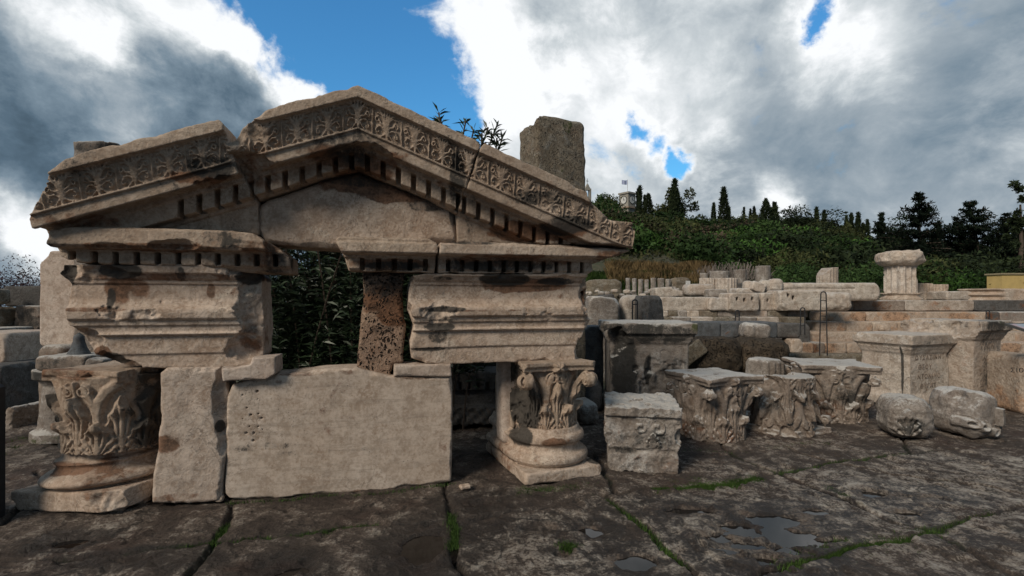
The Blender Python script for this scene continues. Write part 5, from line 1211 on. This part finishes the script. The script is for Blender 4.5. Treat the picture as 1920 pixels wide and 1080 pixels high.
G4m = leaf_mat('bush_twiggy', (0.072, 0.054, 0.040), (0.153, 0.119, 0.086), .9, .1, .6)
SCR = leaf_mat('scrub_leaf', (.040, .050, .020), (.085, .085, .036), .85, .1, .12)
DRY = leaf_mat('dry_grass', (0.235, 0.166, 0.083), (0.497, 0.360, 0.180), .9, .1, .6)
GRS = leaf_mat('green_grass', (.035, .075, .016), (.085, .150, .035), .8, .15, 3)
BARK = plain_mat('bark', (.075, .055, .042), .9)
TWIG = plain_mat('grey_twig', (.17, .145, .13), .9)
def cards(P, size, rs, elong=1.0, updir=None):
    """one small quad per point, random orientation"""
    n = len(P); a = rs.normal(size=(n, 3)); 
    if updir is not None: a = a * .45 + updir
    a /= np.linalg.norm(a, axis=1, keepdims=True)
    b_ = rs.normal(size=(n, 3)); b_ -= a * (a * b_).sum(1, keepdims=True); b_ /= np.linalg.norm(b_, axis=1, keepdims=True)
    s = size * rs.uniform(.6, 1.3, (n, 1)); A = a * s * elong; B = b_ * s
    V = np.stack([P - B * .5, P + A * .5 - B * .12, P + A + B * .10, P + A * .45 + B * .5], 1).reshape(-1, 3)
    return V, np.arange(4 * n).reshape(n, 4)
def trunkmesh(pts, r0, r1, n=7):
    V, F_ = [], []; m = len(pts)
    for i, p in enumerate(pts):
        r = r0 + (r1 - r0) * i / (m - 1)
        for k in range(n): V.append((p[0] + r * math.cos(2 * math.pi * k / n), p[1] + r * math.sin(2 * math.pi * k / n), p[2]))
    for i in range(m - 1):
        for k in range(n): F_.append((i * n + k, i * n + (k + 1) % n, (i + 1) * n + (k + 1) % n, (i + 1) * n + k))
    return V, F_
def hzf(x, y): return float(hz(np.array([x]), np.array([y]))[0])
def plant(name, label, cat, x, y, z, crownVF, mat, trunkVF=None, group=None, rz=0):
    r = empty(name, (x, y, z), rz, label, cat, group)
    mesh_obj('crown', crownVF[0], crownVF[1], mat, r)
    if trunkVF: mesh_obj('trunk', trunkVF[0], trunkVF[1], BARK, r)
    return r
def copy_tree(root, loc, rz, sc_, label=None):
    r = root.copy(); col.objects.link(r); r.location = loc; r.rotation_euler = (0, 0, rz); r.scale = sc_
    if label: r['label'] = label
    for ch in root.children:
        c = ch.copy(); col.objects.link(c); c.parent = r
    return r
# ---- oleander bush behind the monument
def oleander():
    rs = np.random.RandomState(4)
    root = empty('oleander_bush', (-1.9, 6.2, 0), 0, 'big dark oleander bush with long narrow leaves, seen through the gap in the monument', 'bush')
    LV, LF, SV, SF = [], [], [], []
    base = []; dirs = []
    for k in range(330):
        bx, by = rs.uniform(-1.5, 1.7), rs.uniform(-.2, .9)
        fx = bx + rs.normal() * .35 + .1; fy = by + rs.normal() * .30 - .12
        h = rs.uniform(1.0, 3.2) if k % 3 else rs.uniform(2.3, 3.62)
        cap_ = 3.55 if 1.0 < fx < 2.2 else 3.0 - .35 * abs(fx)
        h = min(h, cap_ - .2 + rs.uniform(0, .12))
        fy = max(fy, -.62); 
        pts = [np.array((bx * .8 + (fx - bx * .8) * t ** 1.5, by * .8 + (fy - by * .8) * t ** 1.6, h * t)) for t in np.linspace(0, 1, 7)]
        if k % 3 == 0:
            v, f = tube([tuple(p) for p in pts], .010, 4); k0 = len(SV); SV += v; SF += [tuple(i + k0 for i in q) for q in f]
        nl = int(110)
        tt = rs.uniform(.18, 1.0, nl) ** .8
        for t in tt:
            i = min(5, int(t * 6)); q = t * 6 - i; base.append(pts[i] * (1 - q) + pts[i + 1] * q)
            a = rs.uniform(0, 2 * math.pi); el_ = rs.uniform(-.1, 1.0)
            dirs.append((math.cos(a) * math.cos(el_), math.sin(a) * math.cos(el_), math.sin(el_)))
    # three leafy tips that stand up over the roof line
    for tx, tz in ((1.00, 3.72), (1.06, 3.80), (1.13, 3.70), (1.30, 3.62), (1.38, 3.66), (1.46, 3.56), (1.60, 3.50), (1.52, 3.54), (1.22, 3.60)):
        tx2 = tx + .22
        bn = rs.normal() * .12; pts = [np.array((tx2 - .25 + .25 * t + bn * t * t, -.2 + .05 * t, 2.4 + (tz - 2.4) * t)) for t in np.linspace(0, 1, 5)]
        v, f = tube([tuple(p) for p in pts], .010, 4); k0 = len(SV); SV += v; SF += [tuple(i + k0 for i in q) for q in f]
        for _ in range(46):
            t = rs.uniform(.5, 1.0); i = min(3, int(t * 4)); q = t * 4 - i; base.append(pts[i] * (1 - q) + pts[i + 1] * q)
            a = rs.uniform(0, 2 * math.pi); el_ = rs.uniform(.15, 1.2); dirs.append((math.cos(a) * math.cos(el_), math.sin(a) * math.cos(el_), math.sin(el_)))
    base = np.array(base); d = np.array(dirs); n = len(base)
    side = np.cross(d, rs.normal(size=(n, 3))); side /= np.linalg.norm(side, axis=1, keepdims=True); nrm = np.cross(d, side)
    L = rs.uniform(.11, .19, (n, 1)); Wd = rs.uniform(.010, .016, (n, 1))
    p0 = base; p1 = base + d * L * .45 + nrm * L * .02; p2_ = base + d * L - np.array([0, 0, 1]) * L * .18
    V = np.stack([p0, p1 - side * Wd, p2_, p1 + side * Wd], 1).reshape(-1, 3)
    mesh_obj('foliage', V, np.arange(4 * n).reshape(n, 4), OLE, root)
    mesh_obj('stems', SV, SF, BARK, root)
oleander()
# ---- low weeds at the feet of stones, moss and grass in the joints (nobody could count them)
def blades(P, h, rs, wd=.0022, spread=.5):
    n = len(P); a = rs.uniform(0, 2 * np.pi, n); hh = h * rs.uniform(.4, 1.2, n)
    tip = P + np.stack([np.cos(a) * hh * spread, np.sin(a) * hh * spread, hh], 1); s = np.stack([-np.sin(a), np.cos(a), np.zeros(n)], 1) * wd
    midp = (P + tip) / 2 + np.array([0, 0, 1]) * (hh * .12)[:, None]
    V = np.stack([P - s, P + s, midp + s * .7, tip, midp - s * .7], 1).reshape(-1, 3)
    return V, np.arange(5 * n).reshape(n, 5)
def grass():
    rs = np.random.RandomState(8); P = []
    def line(pts, n, wd):
        g = [gxy(*p) for p in pts]
        for _ in range(n):
            i = rs.randint(len(g) - 1); t = rs.uniform(); x = g[i][0] * (1 - t) + g[i + 1][0] * t; y = g[i][1] * (1 - t) + g[i + 1][1] * t
            P.append((x - float(p2(np.array([x]), np.array([y]), 2.3, 41, 4)[0]) * .11 + rs.normal() * wd, y - float(p2(np.array([x]), np.array([y]), 2.3, 47, 4)[0]) * .11 + rs.normal() * wd, -.022))
    line([(1230, 918), (1300, 908), (1390, 900), (1420, 896)], 5200, .035); line([(1300, 906), (1380, 900)], 1400, .04)
    line([(1140, 938), (1185, 975), (1230, 1015), (1290, 1064)], 900, .018); line([(1480, 1058), (1560, 1040), (1640, 1024), (1740, 996)], 3600, .045); line([(1530, 1045), (1700, 1016)], 2600, .06)
    line([(838, 962), (852, 1000), (862, 1030)], 900, .02); line([(420, 985), (400, 1020)], 900, .03); line([(330, 1028), (560, 1000), (700, 985)], 900, .02)
    line([(1050, 1022), (1082, 1026)], 900, .025); line([(430, 938), (560, 934), (720, 922), (850, 908)], 700, .012); line([(960, 925), (1010, 918), (1110, 905)], 1300, .04)
    line([(1545, 915), (1600, 935)], 300, .02); line([(1460, 886), (1560, 868), (1700, 850)], 700, .02); line([(40, 824), (100, 820), (140, 826)], 1500, .10); line([(0, 850), (60, 826)], 500, .08)
    line([(1250, 900), (1320, 892)], 300, .03); line([(1860, 962), (1740, 994)], 400, .02); line([(1290, 845), (1400, 850), (1480, 832), (1560, 830)], 300, .03)
    P = np.array(P); V, F_ = blades(P, .030, rs, .0018)
    tag(mesh_obj('joint_grass', V, F_, GRS), kind='stuff', label='short grass and moss growing in the pavement joints', cat='grass')
    # dry grass on the bank
    P = []
    for _ in range(26000):
        px = rs.uniform(1140, 1335); D = rs.uniform(29, 37); x = D * (px - 960) / 960; z = hzf(x, D) if False else 0; P.append((x, D, 0))
    P = np.array(P); P[:, 2] = hz(P[:, 0], P[:, 1]); 
    P = P[rs.uniform(size=len(P)) < .35 + pfbm(P, .5, 2, 3) * 1.2 + .4]; V, F_ = blades(P, .52 * (1 + .9 * pfbm(P, .7, 5, 3)), rs, .016, .5); tag(mesh_obj('dry_grass', V, F_, DRY), kind='stuff', label='strip of tall dry yellow grass on the bank below the hill', cat='grass')
    P = []
    for _ in range(16000):
        px = rs.uniform(1100, 1340); D = rs.uniform(26, 31.5); P.append((D * (px - 960) / 960, D, 0))
    P = np.array(P); P[:, 2] = hz(P[:, 0], P[:, 1]) ; V, F_ = blades(P, .34, rs, .02, .6); tag(mesh_obj('green_grass', V, F_, GRS), kind='stuff', label='green grass and weeds on the slope under the dry grass', cat='grass')
grass()
# ---- hillside bushes
def bushmesh(seed, n, r=1.0, flat=.75, size=.16):
    rs = np.random.RandomState(seed)
    C = rs.normal(size=(9, 3)) * (.38, .38, .22); C[:, 2] = np.abs(C[:, 2]) + .22; C[0] = (0, 0, .3)
    rr = rs.uniform(.32, .6, 9)
    k = rs.randint(0, 9, n); d = rs.normal(size=(n, 3)); d /= np.linalg.norm(d, axis=1, keepdims=True)
    P = C[k] + d * (rr[k] * rs.uniform(.75, 1.08, n) ** .6)[:, None]; P[:, 2] *= flat; P = P[P[:, 2] > -.1] * r
    return cards(P, size, rs, 1.5)
def bushes():
    rs = np.random.RandomState(31)
    MT = [('dark green', G1m), ('olive green', G2m), ('bright green', G3m), ('brown twiggy', G4m), ('blackish green', CYP)]
    protos = []
    for i in range(8):
        V, F_ = bushmesh(50 + i, 1500, size=.085); me = None
        nm, mt = MT[(0, 0, 1, 1, 2, 3, 0, 4)[i]]
        protos.append((nm, V, F_, mt, []))
    cnt = 0
    L = []
    for k in range(900):
        D = 33 + 80 * rs.uniform() ** .85; px = rs.uniform(1090, 1960)
        if D < 39 and px < 1330: continue
        L.append((px, D))
    L = L[:285]
    root0 = [None] * 8
    for px, D in L:
        x = D * (px - 960) / 960; i = rs.randint(8)
        if px > 1600 and rs.uniform() < .9: i = 7
        if rs.uniform() < .25: i = 4 if D < 75 and 1350 < px < 1620 else i
        s = rs.uniform(1.3, 3.0) * (1 + D / 160); s3 = (s, s, s * rs.uniform(.7, 1.05)); z = hzf(x, D) - .25
        nm, V, F_, mt, _ = protos[i]
        if root0[i] is None:
            o = mesh_obj('hillside_bush', V, F_, mt); root0[i] = o
            tag(o, nm + ' bush among the shrubs covering the hillside', 'bush', nm + ' bushes covering the hillside')
        else:
            o = root0[i].copy(); col.objects.link(o)
        o.location = (x, D, z); o.scale = s3; o.rotation_euler = (0, 0, rs.uniform(0, 6.28))
    # scrub that fills the slope between them
    n = 52000; px = rs.uniform(1080, 1980, n); D = 35 + 88 * rs.uniform(size=n) ** .8; x = D * (px - 960) / 960
    P = np.stack([x, D, hz(x, D) + rs.uniform(-.1, .6, n) * (1 + np.sin(x * .7) * np.cos(D * .5)) * .8], 1)
    P = P[(D > 38) | (px > 1340)]
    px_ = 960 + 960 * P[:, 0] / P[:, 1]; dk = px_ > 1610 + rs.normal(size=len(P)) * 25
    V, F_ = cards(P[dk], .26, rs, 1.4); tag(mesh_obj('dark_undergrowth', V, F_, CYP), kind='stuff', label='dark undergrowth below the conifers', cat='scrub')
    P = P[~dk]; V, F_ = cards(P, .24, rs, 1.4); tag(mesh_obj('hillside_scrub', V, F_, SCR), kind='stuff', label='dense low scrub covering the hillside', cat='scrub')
bushes()
# ---- cypresses
def cypressVF(h, r, seed, n=1500, lump=.25):
    rs = np.random.RandomState(seed); t = rs.uniform(0, 1, n) ** .85
    prof = np.clip(np.minimum(1, (t * 5 + .1) ** .6) * (1 - t) ** .62 * 1.12, .04, 1)
    a = rs.uniform(0, 6.28, n); lump_ = 1 + lump * np.sin(a * 3 + t * 17 + seed) * np.cos(t * 31 + a)
    q = rs.uniform(.55, 1.0, n) ** .5 * prof * r * lump_
    P = np.stack([np.cos(a) * q, np.sin(a) * q, t * h * .97 + h * .03], 1)
    return cards(P, h * .035, rs, 2.2, np.array([0, 0, 1.0]))
CY = [(1200, 352, 388, 7, 113, 'thin leftmost cypress of the pair right of the clock tower'), (1196, 357, 386, 6, 114, 'thinner cypress touching the clock tower side'), (1209, 368, 392, 6, 113, 'short thin cypress right of the pair by the clock tower'),
      (1216, 366, 425, 17, 98, 'broad dark cypress with a narrow tip, right of the clock tower'), (1265, 340, 440, 17, 90, 'tallest dark cypress on the hill, standing alone before a grey tree'), (1357, 355, 449, 16, 85, 'tall slim cypress with bare foot in mid hillside'),
      (1367, 389, 410, 6, 100, 'small cypress tip behind the slim mid hillside cypress'), (1338, 382, 425, 9, 100, 'short dark cypress left of the slim mid hillside cypress'), (1395, 390, 412, 5, 108, 'tiny cypress left of the forked dark tree'), (1407, 393, 412, 6, 108, 'tiny squat cypress close left of the forked dark tree'),
      (1414, 389, 414, 8, 108, 'small pointed cypress nearest the forked dark tree'), (1436, 376, 455, 22, 75, 'left half of the forked dark tree, leaning top'), (1452, 382, 458, 18, 75.5, 'right half of the forked dark tree'),
      (1531, 391, 440, 9, 85, 'small cypress tip over the dark tree mass'), (1545, 397, 445, 10, 85, 'cypress at the right edge of the dark tree mass'), (1587, 406, 440, 9, 100, 'first slim cypress in the row on the falling ridge'), (1596, 402, 440, 10, 100, 'second slim cypress in the row on the falling ridge'),
      (1609, 401, 442, 10, 99, 'third slim cypress in the row on the falling ridge'), (1618, 420, 446, 8, 99, 'short cypress between the ridge row cypresses'), (1626, 414, 450, 10, 98, 'last slim cypress in the row on the falling ridge')]
for k, (px, pt_, pb_, wpx, D, lb) in enumerate(CY):
    x = D * (px - 960) / 960; zt = CH + D * (560 - pt_) / 960; zb = max(min(hzf(x, D), CH + D * (560 - pb_) / 960), -50); zb = hzf(x, D) - .3; h = zt - zb; r_ = D / 960 * wpx * .66
    V, F_ = cypressVF(h, r_, 70 + k, 900 + int(wpx * 60)); v, f = trunkmesh([(0, 0, -.5), (0, 0, h * .5)], .18, .06)
    plant('cypress_tree', lb, 'tree', x, D, zb, (V, F_), CYP, (v, f))
# ---- broad trees
def crownVF(w_, h, seed, n=1800, size=.3, nb=14):
    rs = np.random.RandomState(seed); C = rs.normal(size=(nb, 3)) * (w_ * .28, w_ * .28, h * .22); C[:, 2] += h * .6; rr = rs.uniform(.16, .30, nb) * w_
    k = rs.randint(0, nb, n); d = rs.normal(size=(n, 3)); d /= np.linalg.norm(d, axis=1, keepdims=True)
    return cards(C[k] + d * (rr[k] * rs.uniform(.4, 1.05, n) ** .5)[:, None], size, rs, 1.4)
for k, (px, pt_, wpx, D, mt, lb) in enumerate(((1272, 352, 46, 93, G2m, 'loose grey green tree behind the tallest cypress'), (1130, 370, 40, 100, G1m, 'round dark tree beside the pediment end below the belfry'), (1150, 384, 30, 100, G1m, 'low dark round tree left of the clock tower'),
                                            (1520, 402, 70, 80, CYP, 'wide dark tree mass in the middle of the ridge'), (1490, 412, 50, 84, G1m, 'dark round tree left of the wide dark mass'), (1680, 432, 60, 78, G1m, 'dark rounded tree below the ridge row, left of the great conifer'),
                                            (1575, 425, 30, 95, G2m, 'olive round tree at the start of the cypress row'), (1913, 345, 26, 40, CYP, 'leafy treetop cut off by the right edge'), (1250, 390, 40, 96, G2m, 'grey olive tree left of the tallest cypress'))):
    x = D * (px - 960) / 960; zt = CH + D * (560 - pt_) / 960; zb = hzf(x, D) - .2; h = zt - zb; w_ = D / 960 * wpx
    V, F_ = crownVF(w_ * 1.05, h, 120 + k, 2600, D * .0042, 16); v, f = trunkmesh([(0, 0, -.5), (.1, 0, h * .4), (0, 0, h * .8)], .22, .06)
    plant('round_tree', lb, 'tree', x, D, zb, (V, F_), mt, (v, f))
# ---- conifers at the right
def coniferVF(h, r, seed, lean=0., n_wh=22):
    rs = np.random.RandomState(seed); P = []; B = []
    for i in range(n_wh):
        t = (i + rs.uniform(0, .8)) / n_wh; z = h * (.06 + .92 * t); 
        for _ in range(9 if t < .8 else 5):
            a = rs.uniform(0, 6.28); L = r * (1 - t) ** 1.05 * rs.uniform(.45, 1.55) + r * .05; up = .30 if t > .5 else .08
            cx = lean * t * t
            B.append(((cx, 0, z), (cx + math.cos(a) * L, math.sin(a) * L, z + L * up - .06 * L * L)))
            m = int(30 + 100 * L / r)
            s = rs.uniform(.15, 1.0, m); q = np.stack([cx + math.cos(a) * L * s, math.sin(a) * L * s, z + (L * up - .06 * L * L) * s + np.sin(s * 9) * .05], 1) + rs.normal(size=(m, 3)) * (.055 * r * (1 - .5 * s) * (1.15 - t))[:, None] * (1, 1, .55)
            P.append(q)
    P = np.concatenate(P); return cards(P, h * .017, rs, 2.0), B
for k, (px, pt_, wpx, D, lean, lb) in enumerate(((1724, 360, 100, 52, .0, 'great dark conifer with layered branches behind the fluted column'), (1651, 398, 46, 66, .0, 'ragged slim conifer left of the great one'), (1766, 414, 40, 60, -.4, 'low conifer with bent tip right of the great one'),
                                            (1803, 405, 62, 52, -.5, 'middle conifer with drooping tip at right'), (1843, 372, 110, 50, -1.4, 'tall conifer leaning left with open branches at the right'), (1884, 396, 90, 48, .3, 'bushy conifer at the far right of the ruins'),
                                            (1905, 412, 60, 46, .2, 'dark conifer cut by the right edge'), (1745, 436, 110, 56, .0, 'low broad conifer filling the foot of the great one'), (1700, 446, 90, 58, 0, 'low dark conifer left below the great one'), (1820, 440, 120, 54, 0, 'low broad conifer under the leaning one'))):
    x = D * (px - 960) / 960; zt = CH + D * (560 - pt_) / 960; zb = min(hzf(x, D), 2.2) - .3; h = zt - zb
    (V, F_), B = coniferVF(h, D / 960 * wpx * .92, 160 + k, lean)
    v, f = trunkmesh([(0, 0, -.5), (lean * .2, 0, h * .4), (lean * .95, 0, h * .97)], .28, .04)
    bb = joinp([(v, f)] + [tube([a, b_], .035, 3) for a, b_ in B[::2]])
    plant('conifer_tree', lb, 'tree', x, D, zb, (V, F_), CON, bb)
# ---- dark undergrowth below the conifers, and the bare grey shrub
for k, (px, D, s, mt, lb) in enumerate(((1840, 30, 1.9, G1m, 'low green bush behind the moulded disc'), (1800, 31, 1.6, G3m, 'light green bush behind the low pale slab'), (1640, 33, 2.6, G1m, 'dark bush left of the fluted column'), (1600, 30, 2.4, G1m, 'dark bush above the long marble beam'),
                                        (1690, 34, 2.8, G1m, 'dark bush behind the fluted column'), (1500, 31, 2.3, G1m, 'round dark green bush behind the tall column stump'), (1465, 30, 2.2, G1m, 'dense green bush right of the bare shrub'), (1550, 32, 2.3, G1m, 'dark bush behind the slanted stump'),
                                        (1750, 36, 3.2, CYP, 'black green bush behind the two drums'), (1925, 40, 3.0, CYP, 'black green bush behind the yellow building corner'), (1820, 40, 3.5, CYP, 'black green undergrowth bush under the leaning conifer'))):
    x = D * (px - 960) / 960
    V, F_ = bushmesh(200 + k, 1500, s, .8, .15)
    o = mesh_obj('terrace_bush', V, F_, mt, None, (x, D, hzf(x, D) - .2)); tag(o, lb, 'bush')
def bare():
    rs = np.random.RandomState(77); parts = []
    for _ in range(420):
        x = rs.uniform(-2.3, 2.3); a = rs.normal() * .4; L = rs.uniform(.7, 1.5) * (1 - (x / 3.4) ** 2)
        p = [(x, rs.uniform(-.5, .5), 0)]
        for s in range(4):
            a += rs.normal() * .25; q = p[-1]; p.append((q[0] + math.sin(a) * L / 4, q[1] + rs.normal() * .05, q[2] + math.cos(a) * L / 4))
        parts.append(tube(p, .013, 3))
    return joinp(parts)
V, F_ = bare(); D = 30; x = D * (1372 - 960) / 960
tag(mesh_obj('bare_shrub', V, F_, TWIG, None, (x, D, hzf(x, D) - .1)), 'leafless grey shrub with many fine twigs behind the fluted drums', 'shrub')
mid(1272, 457, 1300, 474, 62, 2.0, 700, CONG, 'grey rock outcrop showing among the hillside bushes', 'rock_outcrop', 'rock', rnd=.3, amp=.3, vox=.12)
# far left tree over the wall
V, F_ = crownVF(9, 4.2, 300, 5000, .2, 30)
plant('flowering_tree', 'loose reddish flowering tree beyond the walls at far left', 'tree', -62, 62, 0, (V, F_), leaf_mat('red_blossom', (.05, .03, .035), (.14, .05, .07), .8), trunkmesh([(0, 0, -1), (0, 0, 3)], .2, .1))
V, F_ = bushmesh(310, 900, 1.6, .6, .2); tag(mesh_obj('hillside_bush', V, F_, G1m, None, (-27.5, 31, 1.3)), 'small dark bush top above the far left wall', 'bush')
# ---- clock tower with flag, chapel belfry
D = 118; tx = D * (1176.5 - 960) / 960; zt = CH + D * (560 - 362) / 960; w_ = D / 960 * 25 / 2 / 1.2
ct = empty('clock_tower', (tx, D, zt - 9), R(38), 'square stone clock tower with flag on the hill top', 'tower')
STW = plain_mat('tower_stone', (.30, .28, .24), .9, 0, .2, 1)
v, f = boxv(-w_, w_, -w_, w_, 0, 8.6); mesh_obj('shaft', v, f, STW, ct)
v, f = boxv(-w_ * 1.18, w_ * 1.18, -w_ * 1.18, w_ * 1.18, 8.6, 9.0); mesh_obj('roof', v, f, STW, ct)
v, f = boxv(-w_ * 1.3, w_ * 1.3, -w_ * 1.3, w_ * 1.3, 5.3, 5.6); mesh_obj('balcony', v, f, plain_mat('tower_trim', (.33, .24, .17)), ct)
WH = plain_mat('clock_white', (.6, .6, .57)); BLK = plain_mat('clock_black', (.03, .03, .03))
for a in (0, -90):
    c = Vector((0, -w_ - .06, 7.2)); c.rotate(__import__('mathutils').Euler((0, 0, R(a))))
    for rr, mt, off, nm in ((w_ * .74, BLK, 0, 'clock_rim'), (w_ * .62, WH, .05, 'clock_face')):
        V = [(rr * math.cos(t * math.pi / 12), -off, rr * math.sin(t * math.pi / 12)) for t in range(24)] + [(rr * math.cos(t * math.pi / 12), .06, rr * math.sin(t * math.pi / 12)) for t in range(24)]
        F_ = [tuple(range(24))] + [(i, (i + 1) % 24, 24 + (i + 1) % 24, 24 + i) for i in range(24)]
        fo = mesh_obj(nm, V, F_, mt, ct, tuple(c), (0, 0, R(a)))
    v1 = boxv(-.05, .05, -.09, -.055, 0, w_ * .5); v2 = boxv(0, w_ * .38, -.09, -.055, -.05, .05)
    vv = joinp([v1, v2]); mesh_obj('clock_hands', vv[0], vv[1], BLK, ct, tuple(c), (0, 0, R(a)))
v, f = tube([(0, 0, 9), (0, 0, 12.1)], .05); mesh_obj('flag_pole', v, f, plain_mat('pole_grey', (.4, .4, .4)), ct)
fm, b, p = new_mat('blue_white_flag')
v = b.n('ShaderNodeTexCoord').outputs['Object']; sp = b.n('ShaderNodeSeparateXYZ'); b.put(sp.inputs[0], v)
st_ = b.m('GREATER_THAN', b.m('FRACT', b.m('MULTIPLY', sp.outputs[2], 4.5 / .95)), .5)
b.put(p.inputs['Base Color'], b.mix(st_, (.02, .10, .40), (.6, .62, .65)))
V = [(-.05 - 1.25 * i / 8, .10 * math.sin(i * 1.1), 1.0 * j - .10 * math.sin(i * .5)) for i in range(9) for j in (0, 1)]
mesh_obj('flag', V, [(2 * i, 2 * i + 1, 2 * i + 3, 2 * i + 2) for i in range(8)], fm, ct, (0, 0, 11.0), (0, 0, R(-38)))
D = 112; bx = D * (1101 - 960) / 960; zt = CH + D * (560 - 345) / 960
bf = empty('chapel_belfry', (bx, D, zt - 6), R(20), 'small stone chapel belfry with cross, over the right end of the pediment', 'belfry')
hw = D / 960 * 7
v1 = boxv(-hw, -hw * .5, -.35, .35, 0, 5.0); v2 = boxv(hw * .5, hw, -.35, .35, 0, 5.0); v3 = boxv(-hw, hw, -.36, .36, 0, 3.2)
g = ([(-hw, -.37, 4.6), (hw, -.37, 4.6), (0, -.37, 6.0), (-hw, .37, 4.6), (hw, .37, 4.6), (0, .37, 6.0)], [(0, 1, 2), (3, 5, 4), (0, 2, 5, 3), (1, 4, 5, 2), (0, 3, 4, 1)])
vv = joinp([v1, v2, v3, g]); mesh_obj('wall', vv[0], vv[1], STW, bf)
vv = joinp([boxv(-.04, .04, -.04, .04, 6.0, 7.2), boxv(-.3, .3, -.041, .041, 6.6, 6.7)]); mesh_obj('cross', vv[0], vv[1], BLK, bf)
